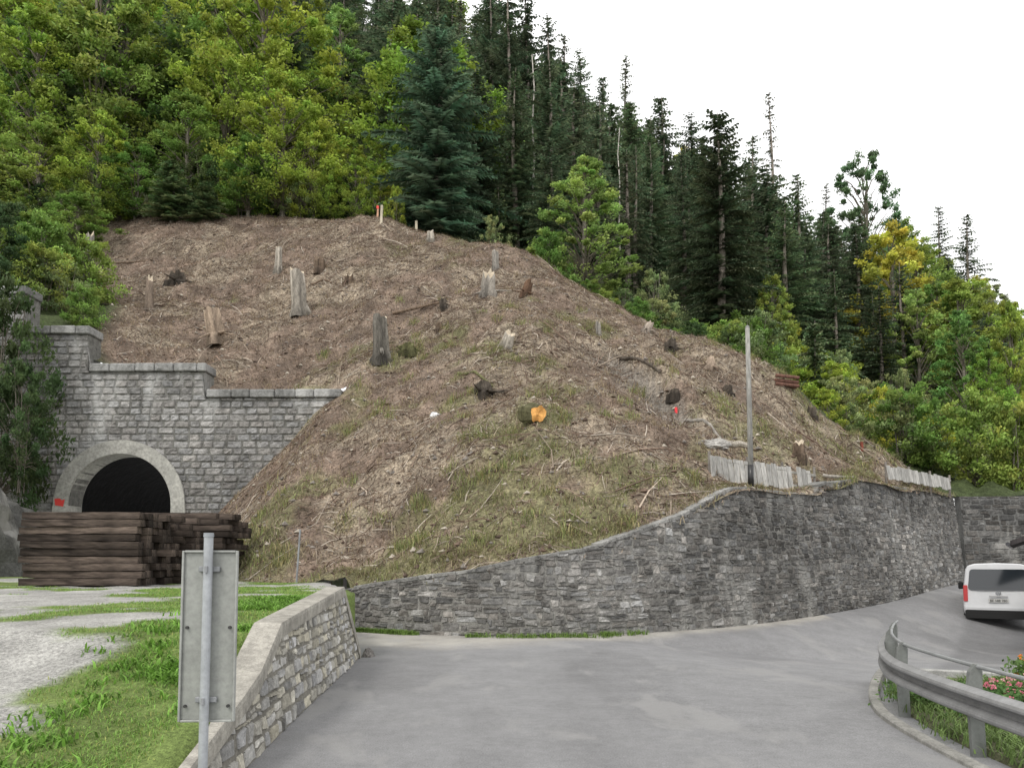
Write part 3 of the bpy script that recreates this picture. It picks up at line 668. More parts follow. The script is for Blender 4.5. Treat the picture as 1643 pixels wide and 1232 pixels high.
ST_=[(480,502,72,28,'tall pale splintered stump in the upper left of the cleared slope',pale,dict(jag=.08,lean=-4)),
(447,436,40,13,'slim pale post-like stump above the tall splintered stump',pale,dict(jag=.05)),
(240,498,56,13,'slim brown-grey stump above the stepped portal wall',(.24,.19,.15),dict(jag=.1)),
(347,548,52,32,'broad pale stump leaning left just above the portal wall',(.36,.28,.21),dict(lean=-9,roots=4,jag=.12)),
(286,452,18,26,'short dark stump right of the slim brown-grey stump',drk,dict(roots=3,jag=.2,top=brn)),
(513,433,22,20,'short brown stump right of the slim pale one',brn,dict(jag=.2,top=brn)),
(612,578,74,27,'tall dark grey stump with spreading roots in the middle of the slope',(.2,.185,.16),dict(roots=5,jag=.05,lean=-2)),
(795,432,32,12,'slim pale stump standing at the crest of the slope',gry,dict(jag=.1)),
(783,474,38,26,'jagged pale broken stump below the slim one at the crest',(.34,.31,.27),dict(jag=.25,roots=3)),
(812,556,26,20,'small pale jagged stump in the centre right of the slope',pale,dict(jag=.3,lean=18)),
(776,634,20,34,'dark root ball low in the centre of the slope',drk,dict(roots=9,jag=.12,top=brn)),
(704,530,13,13,'little sawn stump with light top in the centre of the slope',brn,dict(jag=.02,top=(.6,.42,.26))),
(691,385,16,12,'pale little stump near the stakes at the top of the slope',pale,dict(jag=.1)),
(712,494,14,15,'small black stump above the little sawn stump',drk,dict(jag=.1)),
(842,472,22,16,'reddish dark root stump right of the jagged broken stump',(.14,.085,.055),dict(roots=7,jag=.2,lean=15,top=(.2,.11,.07))),
(143,432,62,16,'upright grey snag at the left edge of the clearing',gry,dict(jag=.1,flare=1.1)),
(30,392,46,8,'thin pale snag among the bushes at the left edge',pale,dict(jag=.05,flare=1.1)),
(1076,562,16,22,'dark stump on the ridge line left of the ridge spruce',drk,dict(jag=.2,roots=3,top=brn)),
(1137,590,16,20,'pale upturned root below the ridge spruce',(.38,.3,.23),dict(roots=6,jag=.3,lean=30)),
(1166,630,12,18,'dark stump left of the utility pole',drk,dict(jag=.2,top=brn)),
(1282,728,22,20,'grey-brown stump behind the long board fence',brn,dict(jag=.2)),
(1302,668,14,15,'small dark stump on the right flank below the stacked logs',drk,dict(jag=.2,top=brn)),
(1433,692,28,11,'grey snag on the slope above the short board fence',gry,dict(jag=.1,flare=1.1)),
(960,540,22,9,'narrow grey splinter stump on the right shoulder of the slope',gry,dict(jag=.3)),
(1038,532,14,16,'pale root remains on the ridge right of the shoulder',(.36,.31,.26),dict(jag=.3,roots=3,lean=20)),
(1083,640,8,18,'flat dark stump on the right flank of the slope',drk,dict(jag=.1,top=brn)),
(560,452,12,14,'low weathered stump right of the short brown stump',brn,dict(jag=.2)),
(655,566,12,26,'mossy low stump right of the tall dark grey one',(.12,.12,.055),dict(jag=.2,roots=3,top=(.13,.13,.06))),
]
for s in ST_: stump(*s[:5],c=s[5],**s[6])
p=hit(860,676)
r=thing('cut_log','thick mossy log with bright orange freshly cut face','log',p+np.array([0,0,.22])); r.rotation_euler=(R(10),R(8),R(22))
b=MB(); n=18; an=np.arange(n)/n*2*math.pi; lob=1+.2*np.sin(an*2+1)+.12*np.sin(5*an)+.06*np.sin(9*an); V=np.concatenate([np.c_[np.cos(an)*.22*lob*f-o_,np.full(n,y)+(.06*np.sin(an*3) if y<0 else 0),np.sin(an)*.30*lob*f] for y,f,o_ in [(-.2,1,0),(0,1.12,.05),(.2,1.25,.12),(.45,1.0,.2)]])
b.add(V,[(i*n+j,(i+1)*n+j,(i+1)*n+(j+1)%n,i*n+(j+1)%n) for i in range(3) for j in range(n)]+[tuple(3*n+j for j in range(n))],(.10,.095,.05)); b.build('bark',M['bark'],r)
b=MB(); V=np.r_[np.c_[np.cos(an)*.217*lob,-.203+.06*np.sin(an*3),np.sin(an)*.296*lob],[[0,-.2,0]]]; b.add(V,[(j,(j+1)%n,n) for j in range(n)],(.72,.38,.12)); b.build('cut_face',M['cut'],r)
def rock(c,s,label,col=(.3,.29,.27),seed=1,name='boulder'):
    bm=bmesh.new(); bmesh.ops.create_icosphere(bm,subdivisions=4,radius=1); rs=random.Random(seed); o=Vector((rs.uniform(0,50),)*3)
    from mathutils import noise as mn
    V=[]
    for v in bm.verts:
        q=v.co; k=1+.35*mn.noise(q*1.3+o)+.2*mn.noise(q*3+o)+.09*mn.noise(q*8+o); V.append((q.x*k*s[0],q.y*k*s[1],q.z*k*s[2]))
    bm.verts.index_update(); b=MB(); b.add(V,[tuple(v.index for v in f.verts) for f in bm.faces],col); bm.free()
    ob=b.build(name,M['stone']); ob.location=tuple(c); return tag(ob,label,'rock')
p=hit(698,668); rock(p,(.2,.2,.15),'small white stone lying low on the cleared slope',(.6,.6,.6),2)
rock((-18.9,27.,1.6),(2.2,3.0,3.4),'dark rough rock face at the left edge beside the sleepers',(.08,.08,.075),5,'rock_outcrop')
p=at(590,1050,14); rock((p[0],14.0,.0),(.11,.14,.13),'small dark stone at the foot of the parapet end',(.16,.15,.14),6)
p=hit(1145,716);rock(p,(.5,.3,.2),'grey boulder above the long board fence',(.33,.32,.3),8)
def log(px0,py0,px1,py1,r0,r1,label,c=brn,name='fallen_log',off=.0,grp=None):
    a=hit(px0,py0); e=hit(px1,py1); b=MB(); L=np.linspace(0,1,7)[:,None]; P_=a+(e-a)*L; P_[:,2]=np.maximum(P_[:,2],zt(P_[:,0],P_[:,1])+.02)+off+r0*.5
    V,Fc=tube(P_-P_[0],np.linspace(r0,r1,7),8); b.add(V,Fc,c); o=b.build(name,M['bark']); o.location=tuple(P_[0]); return tag(o,label,'log' if r0>.05 else 'branch',grp)
log(630,505,712,486,.09,.05,'dark fallen trunk lying above the tall dark stump')
log(180,424,232,422,.07,.04,'thin fallen trunk near the upper left of the clearing')
log(552,612,580,600,.04,.025,'short pale branch at the end of the portal wall',(.32,.28,.22),'fallen_branch')
log(500,458,532,456,.07,.06,'short brown log near the tall splintered stump')
log(1150,712,1205,724,.12,.1,'pale thick log lying above the long board fence',(.36,.33,.28))
log(1100,680,1160,712,.07,.05,'thin grey log left of the pale thick one',gry)
log(990,575,1060,600,.08,.05,'dark fallen trunk on the right shoulder of the slope',drk)
log(905,430,940,452,.08,.06,'dark trunk lying along the crest of the slope',drk)
log(1005,495,1045,512,.07,.05,'brown pole lying along the ridge',brn)
log(735,602,790,624,.07,.04,'mossy branch reaching into the dark root ball',(.14,.14,.065),'fallen_branch')
log(640,560,672,566,.08,.05,'mossy branch beside the tall dark grey stump',(.14,.14,.065),'fallen_branch')
log(1320,765,1370,768,.06,.05,'grey pole lying behind the long wall top',gry)
pb=hit(1245,622)
for i,(dx,dz) in enumerate([(0,.0),(.05,.17),(-.04,.34),(.3,.02),(.32,.2)]):
    b=MB(); V,Fc=tube([[0,0,0],[1.0,.12,-.08]],[.08,.075],9); b.add(V,Fc,(.15,.08,.06)); o=b.build('stacked_log',M['bark']); o.location=(pb[0],pb[1]+dx,pb[2]+.08+dz); tag(o,'reddish brown log in the small stack on the right flank','log','reddish logs stacked on the right flank')
# ------------------------------------------------------------ stakes
def stake(px,py,hp,wp,label,c,topc=None,name='stake'):
    p=hit(px,py); d=p[1]; h=hp/F*d; w=wp/F*d; r=thing(name,label,'stake',p); b=MB(); V,Fc=bbox((0,0,h/2-.1),(w,w,h+.2),w*.12,Matrix.Rotation(random.uniform(-.06,.06),3,'Y')); b.add(V,Fc,c); b.build('shaft',M['plank'],r)
    if topc: b=MB(); V,Fc=bbox((0,0,h+.03),(w*1.3,w*1.3,.22),w*.1); b.add(V,Fc,topc); b.build('painted_top',M['paint'],r)
stake(612,358,30,4,'pale survey stake at the top left of the crest',(.5,.45,.35))
stake(606,350,16,3,'thin stake with red top beside the pale survey stake',(.5,.3,.2),(.75,.06,.04))
stake(668,370,16,4,'pale short stake right of the survey stake',(.5,.45,.35))
stake(655,365,12,3,'lower pale peg between the two pale stakes',(.45,.4,.3))
stake(1085,668,9,4,'short red marker peg on the right flank',(.75,.07,.08))
stake(1383,724,14,4,'short rusty iron post on the right slope',(.2,.06,.04))
stake(477,948,96,2.6,'thin grey steel rod standing in the grass behind the parapet',(.26,.27,.28),name='steel_rod')
# ------------------------------------------------------------ utility pole and fences
YP=22.0; q=at(1205,778,YP); X0=q[0]; pz=float(zt(X0,YP)[0]); ptop=CZ+slopes(1200,525)[1]*YP
r=thing('utility_pole','grey wooden utility pole with black band behind the wall','pole',(X0,YP,pz)); H=ptop-pz
b=MB(); V,Fc=tube([[0,0,-.4],[0,0,H*.5],[-.01,0,H]],[.078,.07,.06],14); b.add(V,Fc,(.28,.275,.255)); b.build('shaft',M['plank'],r,True)
b=MB(); V,Fc=tube([[0,0,-.05],[0,0,.62]],[.083,.08],14); b.add(V,Fc,(.02,.02,.02)); b.build('black_band',M['paint'],r,True)
b=MB(); V,Fc=tube([[-.01,0,H],[-.01,0,H+.05]],[.068,.02],12); b.add(V,Fc,(.2,.2,.2)); b.build('cap',M['galv'],r)
def fence(a,e,hz,label,bw,seed):
    rs=np.random.default_rng(seed); a=np.array(a);e=np.array(e); L=np.linalg.norm(e-a); r=thing('board_fence',label,'fence',tuple(a)); n_=int(L/bw); dr=(e-a)/L; ang=math.atan2(dr[1],dr[0])
    b=MB()
    for i in range(n_):
        q=dr*(i+.5)*bw; 
        if rs.random()<.04: continue
        V,Fc=bbox((q[0],q[1],q[2]+hz/2+rs.uniform(-.03,.03)),(bw-.035,.03,hz+rs.uniform(-.06,.06)),.004,Matrix.Rotation(ang,3,'Z')@Matrix.Rotation(rs.uniform(-.07,.07),3,'Y')@Matrix.Rotation(R(-8),3,'X')); t=rs.uniform(.3,.5); b.add(V,Fc,(t,t*.98,t*.92))
    b.build('boards',M['plank'],r)
    for k in (.2,.78):
        b=MB(); V,Fc=bbox((dr[0]*L/2+.03*dr[1],dr[1]*L/2+.06,dr[2]*L/2+hz*k),(L,.04,.08),.005,Matrix.Rotation(ang,3,'Z')@Matrix.Rotation(-math.asin(dr[2]),3,'Y')); b.add(V,Fc,(.3,.29,.26)); b.build('rail',M['plank'],r)
    for k in np.arange(0,L+.1,L/3):
        b=MB(); V,Fc=bbox((dr[0]*k,dr[1]*k+.1,dr[2]*k+hz/2-.1),(.07,.07,hz+.45),.006); b.add(V,Fc,(.22,.2,.18)); b.build('post',M['plank'],r)
fence(at(1140,770,22.1),at(1309,790,25.2),.7,'long weathered white-grey board fence behind the utility pole',.26,1)
fence(at(1424,768,28.8),at(1526,786,32.6),.5,'short weathered board fence further right on the wall top',.3,2)
# ------------------------------------------------------------ railway sleepers
sv=[]
for k in range(6):
    bm=bmesh.new(); bmesh.ops.create_cube(bm,size=1)
    for v in bm.verts: v.co=Vector((v.co.x*2.6,v.co.y*.24,v.co.z*.150))
    bmesh.ops.bevel(bm,geom=bm.edges[:],offset=.007,segments=1,affect='EDGES'); bmesh.ops.subdivide_edges(bm,edges=[e for e in bm.edges if e.calc_length()>1],cuts=9)
    bm.verts.index_update(); rs=random.Random(k); V=[(v.co.x,v.co.y+.016*rs.uniform(-1,1),v.co.z+.007*rs.uniform(-1,1)) for v in bm.verts]; t=rs.uniform(.65,1.4)
    b=MB(); b.add(V,[tuple(v.index for v in f.verts) for f in bm.faces],np.array([.05,.039,.032])*t); o=b.build('railway_sleeper',M['sleeper']); bm.free(); COL.objects.unlink(o); sv.append(o)
rs=random.Random(9)
def sleeper(x,y,z,rz,lab,g):
    o=rs.choice(sv).copy(); COL.objects.link(o); o.location=(x,y,z); o.rotation_euler=(rs.uniform(-.03,.03),rs.uniform(-.008,.008),rz); tag(o,lab,'railway sleeper',g)
base=float(interp(17.8,PY,PZ))+.02
for L_ in range(10):
    for j in range(13):
        if L_==9 and j%4==3: continue
        xo=rs.uniform(-.12,.08)+(rs.uniform(-.2,.2) if j>2 else 0)
        sleeper(-9.42+xo,17.55+j*.262+rs.uniform(-.035,.035),base+.08+L_*.161,rs.uniform(-.018,.018),'old dark railway sleeper in the large stack before the tunnel','old railway sleepers in the large stack')
for L_ in range(11):
    for j in range(7):
        if L_==10 and j%3==1: continue
        sleeper(-9.0+rs.uniform(-.22,.2),21.3+j*.265,base+.09+L_*.165,rs.uniform(-.03,.03),'old dark railway sleeper in the second stack behind the large one','old railway sleepers in the rear stack')
# ------------------------------------------------------------ sign seen from behind
r=thing('traffic_sign','back of a tall grey rectangular road sign on a steel post','sign',(-1.885,5.0,0),R(3)); 
b=MB(); V,Fc=tube([[0,-.045,-.1],[0,-.045,1.80]],[.028,.028],16); b.add(V,Fc,(.4,.42,.44)); V,Fc=tube([[0,-.045,1.80],[0,-.045,1.825]],[.032,.03],16); b.add(V,Fc,(.3,.32,.34)); b.build('post',M['galv'],r,False)
b=MB(); V,Fc=bbox((0,.01,1.19),(.32,.012,1.03),.004); b.add(V,Fc,(.33,.34,.32)); b.build('panel',M['galv'],r)
b=MB()
for c,s in [((-.164,0,1.19),(.014,.03,1.05)),((.164,0,1.19),(.014,.03,1.05)),((0,0,1.71),(.312,.03,.014)),((0,0,.67),(.312,.03,.014))]:
    V,Fc=bbox(c,s,.003); b.add(V,Fc,(.37,.38,.36))
b.build('frame',M['galv'],r)
for z in (1.6,.8):
    b=MB(); V,Fc=bbox((0,-.012,z),(.13,.03,.035),.005); b.add(V,Fc,(.28,.29,.30)); V,Fc=tube([[-.0,-.083,z-.02],[0,-.083,z+.02]],[.012,.012],8); b.add(V,Fc,(.3,.31,.32)); b.build('clamp',M['galv'],r)
for x in (-.13,.13):
    for z in (1.24,.76):
        b=MB(); V,Fc=tube([[x,.004,z],[x,-.014,z]],[.01,.01],8); b.add(V,Fc,(.06,.06,.06)); b.build('bolt',M['galv'],r)
# ------------------------------------------------------------ guard rail
def catm(P_,n=12):
    P_=np.asarray(P_,float); out=[]
    Q_=np.r_[[2*P_[0]-P_[1]],P_,[2*P_[-1]-P_[-2]]]
    for i in range(1,len(Q_)-2):
        for t in np.linspace(0,1,n,endpoint=False):
            p0,p1,p2,p3=Q_[i-1:i+3]; out.append(.5*((2*p1)+(-p0+p2)*t+(2*p0-5*p1+4*p2-p3)*t*t+(-p0+3*p1-3*p2+p3)*t**3))
    out.append(P_[-1]); return np.array(out)
RP=catm(RAIL); rp=Path(RP)
g=thing('guard_rail','curved galvanised steel guard rail with tube top along the flower bed','guard rail')
us=np.linspace(0,rp.L,130); nn=-rp.nrm(us); xy=rp.xy(us)
if nn[60,0]>0: nn=-nn
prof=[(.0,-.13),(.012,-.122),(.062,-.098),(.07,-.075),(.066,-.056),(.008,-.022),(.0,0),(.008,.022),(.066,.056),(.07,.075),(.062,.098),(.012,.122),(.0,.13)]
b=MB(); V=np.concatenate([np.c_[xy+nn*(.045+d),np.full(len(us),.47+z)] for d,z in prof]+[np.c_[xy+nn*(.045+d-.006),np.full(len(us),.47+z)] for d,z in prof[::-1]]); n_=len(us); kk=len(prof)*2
gc_=np.repeat(np.r_[[.2,.22,.28,.32,.24,.13,.11,.13,.26,.33,.36,.3,.28],[.15]*13],n_)[:,None]*np.ones(3)  # shading painted along the beam profile: dark valley and back, lighter ridges
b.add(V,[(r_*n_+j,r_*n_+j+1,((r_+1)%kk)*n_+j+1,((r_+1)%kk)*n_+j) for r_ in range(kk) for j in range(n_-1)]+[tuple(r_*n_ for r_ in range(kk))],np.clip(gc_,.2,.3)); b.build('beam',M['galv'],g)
b=MB(); V,Fc=tube(np.c_[xy-nn*.05,np.full(len(us),.755)],.017,10); b.add(V,Fc,(.3,.31,.31)); b.build('top_rail',M['galv'],g,True)
for yv in (11.6,10.6,8.75,6.9,5.1,3.2):
    u=interp(-yv,-RP[:,1],rp.l); p=rp.xy(np.array([u]))[0]; k=interp(u,us,np.arange(len(us))); q=nn[int(k)]
    ang=math.atan2(q[1],q[0]); b=MB(); rot=Matrix.Rotation(ang,3,'Z')
    prof2=[(-.1,-.3),(.01,-.3),(.038,.58),(.02,.71),(-.03,.775),(-.07,.772),(-.085,.71),(-.08,.56)]
    V=[];
    for s_ in (-.025,.025):
        for a_,z_ in prof2: v=rot@Vector((a_,s_,z_)); V.append((p[0]+v.x,p[1]+v.y,z_))
    kq=len(prof2); b.add(V,[tuple(range(kq))[::-1],tuple(range(kq,2*kq))]+[(i,(i+1)%kq,kq+(i+1)%kq,kq+i) for i in range(kq)],(.2,.21,.2)); b.build('post',M['galv'],g)
b=MB(); prof=[(.12,-.1),(.12,.03),(.13,.04),(.22,.04),(.235,.025),(.235,-.1)]; V=np.concatenate([np.c_[xy+nn*d,np.full(len(us),z)] for d,z in prof]); kk=len(prof)
b.add(V,[(r_*n_+j,r_*n_+j+1,(r_+1)*n_+j+1,(r_+1)*n_+j) for r_ in range(kk-1) for j in range(n_-1)]+[tuple(r_*n_ for r_ in range(kk))],(.25,.245,.225)); tag(b.build('kerb',M['conc']),'curved pale concrete kerb at the foot of the guard rail','kerb')
bp=[(5.6,11.3),(4.75,10.0),(4.35,9.0),(4.15,8.1),(4.02,7.2),(3.95,6),(3.92,4),(9,4),(9.5,9.3),(8.3,10.3)]
b=MB(); V=[(x,y,-.05) for x,y in bp]+[(x+(.06 if x<6 else -.06),y,.05) for x,y in bp]; kk=len(bp); b.add(V,[tuple(range(kk,2*kk))]+[(i,(i+1)%kk,kk+(i+1)%kk,kk+i) for i in range(kk)],(.12,.125,.07)); tag(b.build('flower_bed',M['verge']),kind='structure')
b=MB()
e0=np.array([5.85,11.6]); e1=np.array([9.9,9.8])
for k in range(8):
    q=e0+(e1-e0)*(k+.5)/8; V,Fc=bbox((q[0],q[1],.04),(.56,.14,.14),.012,Matrix.Rotation(math.atan2(e1[1]-e0[1],e1[0]-e0[0]),3,'Z')); t=random.uniform(.25,.33); b.add(V,Fc,(t,t,t*.95))
tag(b.build('kerb',M['conc']),'straight grey kerb stones behind the flower bed','kerb')
def flower(x,y,h,label,fc,seed,nf=26,spread=.3):
    rs=np.random.default_rng(seed); r=thing('flowering_plant',label,'flowers',(x,y,.04)); b=MB(); m=1600
    P_=np.c_[rs.normal(0,spread*.6,m),rs.normal(0,spread*.6,m),rs.random(m)**.7*h*.95]; a=rs.normal(0,1,(m,3)); a/=np.linalg.norm(a,axis=1)[:,None]; u=np.cross(a,rs.normal(0,1,(m,3))); u/=np.linalg.norm(u,axis=1)[:,None]; l=.028
    b.add(np.stack([P_-a*l,P_+u*l*.5,P_+a*l,P_-u*l*.5],1).reshape(-1,3),np.arange(m*4).reshape(-1,4),np.repeat(np.array([.15,.24,.07])*rs.uniform(.5,1.3,(m,1)),4,0)); b.build('leaves',M['leaf'],r)
    b=MB()
    for k in range(nf):
        c=np.array([rs.normal(0,spread*.45),rs.normal(0,spread*.45),h*rs.uniform(.6,1.05)])
        for j in range(12):
            a=rs.normal(0,1,3); a/=np.linalg.norm(a); u=np.cross(a,rs.normal(0,1,3)); u/=np.linalg.norm(u); q=c+a*.01; l=.023
            b.add([q-u*l*.6,q+a*l+u*l*.1,q+u*l*.6,q+a*l*.2],[(0,1,2,3)],np.array(fc)*rs.uniform(.75,1.15))
    b.build('blossoms',M['grass'],r); return r
flower(4.85,7.9,.40,'bush of pink flowers behind the guard rail',(.75,.25,.33),1,30,.32); flower(5.2,8.3,.42,'paler pink flowers right of the pink bush behind the rail',(.8,.45,.47),2,24,.32)
flower(5.75,8.9,.55,'orange flowers at the right edge behind the pink ones',(.85,.3,.03),3,10,.2); flower(4.75,9.1,.28,'low green plant with few red flowers in the bed',(.6,.08,.05),4,4,.34)
# ------------------------------------------------------------ white van
vx=VP[0]; yaw=-math.atan2(vx,24.8)+R(1)
vz=float(zr(vx,24.8)); print('van z',vz,'wanted',VP[2]); v=thing('parked_van','white van parked with its rear towards the camera','van',(vx,24.8,vz),yaw)
pr=[(.0,.30),(.80,.30),(.92,.38),(.955,.60),(.96,.95),(.945,1.12),(.90,1.55),(.865,1.80),(.80,1.91),(.62,1.965),(0,1.99)]
half=np.array(pr); full=np.r_[half,np.c_[-half[1:-1,0][::-1],half[1:-1,1][::-1]]]
def tilt(z): return np.where(z>1.05,(z-1.05)*.10,0)+np.where(z>1.86,(z-1.86)*.4,0)
secs=[(0.0,.96,1),(0.05,.99,1),(.18,1,1),(1.5,1,1),(3.2,1,1),(3.7,1,.97),(4.2,.97,.72),(4.75,.9,.58),(4.9,.8,.5)]
V=[]
for y,sx,sz in secs:
    z=.30+(full[:,1]-.30)*sz; yy_=y+tilt(full[:,1])*max(0,1-y/2.5); V.append(np.c_[full[:,0]*sx,yy_,z])
n_=len(full); VV=np.concatenate(V); Fc=[(i*n_+j,i*n_+(j+1)%n_,(i+1)*n_+(j+1)%n_,(i+1)*n_+j) for i in range(len(secs)-1) for j in range(n_)]+[tuple(range(n_))[::-1],tuple((len(secs)-1)*n_+j for j in range(n_))]
b=MB(); b.add(VV,Fc,(.6,.61,.62)); ob=b.build('body',M['paint'],v,True)
bv=ob.modifiers.new('Bevel','BEVEL'); bv.width=.03; bv.segments=2; bv.limit_method='ANGLE'; bv.angle_limit=R(35)
ob.modifiers.new('WN','WEIGHTED_NORMAL')
def rpanel(pts,name,m,col,off=.012,th=.012):
    b=MB(); P_=np.array(pts); z=P_[:,1]; y=tilt(z)-off; k=len(P_)
    V=np.r_[np.c_[P_[:,0],y,z],np.c_[P_[:,0]*1.01,y+th+.01,z]]; b.add(V,[tuple(range(k)),tuple(range(k,2*k))[::-1]]+[(i,k+i,k+(i+1)%k,(i+1)%k) for i in range(k)],col); return b.build(name,m,v)
def rr_(x0,x1,z0,z1,r=.06,tx=0):
    out=[]
    for cx,cz,a0 in [(x1-r,z0+r,-90),(x1-r-tx,z1-r,0),(x0+r+tx,z1-r,90),(x0+r,z0+r,180)]:
        for k in range(5): a=R(a0+k*22.5); out.append((cx+r*math.cos(a),cz+r*math.sin(a)))
    return out
rpanel(rr_(-.80,.80,1.15,1.80,.09,.05),'rear_window',M['glass'],(1,1,1))
rpanel(rr_(-.9,.9,.28,.54,.05),'rear_bumper',M['rubber'],(1,1,1),.06,.07)
rpanel(rr_(-.9,.9,.50,.62,.04),'bumper_top',M['paint'],(.55,.56,.57),.05,.06)
rpanel(rr_(-.265,.265,.78,.895,.01),'number_plate',M['paint'],(.5,.5,.48),.02,.01)
for sx in (-1,1):
    x0,x1=sorted((sx*.82,sx*.935)); rpanel(rr_(x0,x1,.80,1.30,.03),'tail_light',M['red'],(1,1,1),.03,.04)
b=MB(); V,Fc=bbox((0,-.02,.97),(.5,.03,.035),.008); b.add(V,Fc,(.4,.4,.4)); b.build('tailgate_handle',M['paint'],v)
b=MB(); an=np.linspace(0,2*math.pi,25); V,Fc=tube(np.c_[.065*np.cos(an),np.full(25,-.02),1.065+.065*np.sin(an)],.008,6); b.add(V,Fc,(.2,.21,.23))
for seg in [((-.026,1.12),(0,1.07)),((.026,1.12),(0,1.07)),((-.052,1.09),(-.024,1.015)),((-.024,1.015),(0,1.06)),((0,1.06),(.024,1.015)),((.024,1.015),(.052,1.09))]:
    V,Fc=tube([[seg[0][0],-.02,seg[0][1]],[seg[1][0],-.02,seg[1][1]]],.006,5); b.add(V,Fc,(.2,.21,.23))
b.build('emblem',M['galv'],v)
tx=bpy.data.curves.new('plate_text','FONT'); tx.body='BE 588 780'; tx.size=.1; tx.align_x='CENTER'; to=bpy.data.objects.new('plate_text',tx); COL.objects.link(to)
dg=bpy.context.evaluated_depsgraph_get(); me=bpy.data.meshes.new_from_object(to.evaluated_get(dg)); bpy.data.objects.remove(to); to=bpy.data.objects.new('plate_number',me); COL.objects.link(to); me.materials.clear(); me.materials.append(M['rubber']); to.parent=v; to.location=(0,-.034,.802); to.rotation_euler=(R(90),0,0)
for sx in (-1,1):
    for y in (.85,3.95):
        w=bpy.data.objects.new('wheel',None); COL.objects.link(w); w.parent=v; w.location=(sx*.85,y,.33)
        b=MB(); V,Fc=tube([[-.11,0,0],[-.09,0,0],[.09,0,0],[.11,0,0]],[.29,.33,.33,.29],24); b.add(V,Fc,(1,1,1)); b.build('tyre',M['rubber'],w)
        b=MB(); V,Fc=tube([[sx*.1,0,0],[sx*.118,0,0]],[.2,.18],20); b.add(V,Fc,(.5,.5,.5)); b.build('rim',M['galv'],w)
    for (ya,yb) in [(.45,1.5),(1.6,2.65),(2.75,3.45)]:
        b=MB()
        P_=[(ya,1.18),(yb,1.18),(yb-.03,1.7),(ya+.05,1.7)]
        V=[(sx*((.945-(z-1.12)*.105)+.012),y,z) for y,z in P_]+[(sx*((.945-(z-1.12)*.105)-.02),y,z) for y,z in P_]; b.add(V,[(0,1,2,3),(4,5,6,7),(0,1,5,4),(1,2,6,5),(2,3,7,6),(3,0,4,7)])
        b.build('side_window',M['glass'],v)
    b=MB(); V,Fc=bbox((sx*1.06,3.35,1.2),(.16,.1,.24),.03); b.add(V,Fc,(.03,.03,.03)); b.build('mirror',M['rubber'],v)
# ------------------------------------------------------------ shed at the right edge
s=thing('shed','low dark roof corner of a small building at the right edge','building',(11.98,19.2,0),math.atan2(-.543,.84))
b=MB(); V,Fc=bbox((3.4,2.2,.6),(4.8,3.4,4.1),.01); b.add(V,Fc,(.45,.42,.36)); b.build('wall',M['conc'],s)
b=MB(); V=[(0,0,2.02),(0,4.6,2.02),(6.6,4.6,4.6),(6.6,0,4.6)]; V=V+[(x,y,z+.12) for x,y,z in V]; b.add(V,[(0,1,2,3),(4,5,6,7),(0,1,5,4),(1,2,6,5),(2,3,7,6),(3,0,4,7)],(.05,.045,.045)); b.build('roof',M['plank'],s)
b=MB(); V,Fc=tube([[-.05,-.03,2.06],[-.05,4.6,2.06]],.05,8); b.add(V,Fc,(.04,.04,.045)); b.build('gutter',M['paint'],s)
# ------------------------------------------------------------ scattered stuff
def sample(nn,x0,x1,y1,fn):
    x=rng.uniform(x0,x1,nn*3); y=rng.uniform(17,y1,nn*3); k=(y>Yfront(x)+.1)&(rng.random(nn*3)<fn(x,y))&~((x<-7.1)&(y>32.6)&(y<34.3))
    x=x[k][:nn]; y=y[k][:nn]; return x,y
def flank_ok(x,y): return np.where((x<-4)&(y<33.5),(.848*(x+7)+.53*(y-21))>-.05,True)
def sticks(nn,lmin,lmax,rad,fn,colset,name,lift=.03,pw=2.5):
    x,y=sample(nn,-30,25,57,fn); k=flank_ok(x,y); x=x[k];y=y[k]; m=len(x)
    az=rng.uniform(0,2*math.pi,m); L=lmin+(lmax-lmin)*rng.random(m)**pw; dx=np.cos(az)*L/2; dy=np.sin(az)*L/2
    a=np.c_[x-dx,y-dy,zt(x-dx,y-dy)+lift*rng.random(m)]; e=np.c_[x+dx,y+dy,zt(x+dx,y+dy)+lift+.25*rng.random(m)**3*L]
    okk=(np.abs(a[:,2]-e[:,2])<L*1.3)&(a[:,1]>Yfront(a[:,0]))&(e[:,1]>Yfront(e[:,0])); a=a[okk];e=e[okk];L=L[okk]; m=len(a)
    mid=(a+e)/2+rng.normal(0,.06,(m,3))*L[:,None]; mid[:,2]+=.02
    r0=(rad*rng.uniform(.5,1.4,m)*(L/lmax+.4))[:,None]; d=e-a; d/=np.linalg.norm(d,axis=1)[:,None]; u=np.cross(d,[0,0,1.]); u/=np.linalg.norm(u,axis=1)[:,None]+1e-9; w=np.cross(u,d)
    rings=[]
    for P_,f in ((a,1),(mid,.8),(e,.35)):
        for t in range(3): A_=t*2.094; rings.append(P_+(u*math.cos(A_)+w*math.sin(A_))*r0*f)
    V=np.stack(rings,1).reshape(-1,3); q=[(i*3+t,i*3+(t+1)%3,(i+1)*3+(t+1)%3,(i+1)*3+t) for i in range(2) for t in range(3)]
    Fq=(np.array(q)[None]+9*np.arange(m)[:,None,None]).reshape(-1,4); c=np.array(colset)[rng.integers(0,len(colset),m)]*rng.uniform(.6,1.35,(m,1))
    b=MB(); b.add(V,Fq,np.repeat(c,9,0)); tag(b.build(name,M['twig']),kind='stuff')
bc=[(.2,.145,.11),(.13,.095,.075),(.12,.08,.06),(.34,.28,.22),(.42,.37,.31),(.27,.22,.17)]
dens=lambda x,y: clearing(x,y)*(.2+.8*ss(.42,.6,fbm(x,y,2.2,3,2)))
sticks(64000,.1,.6,.012,dens,bc,'cut_twigs')
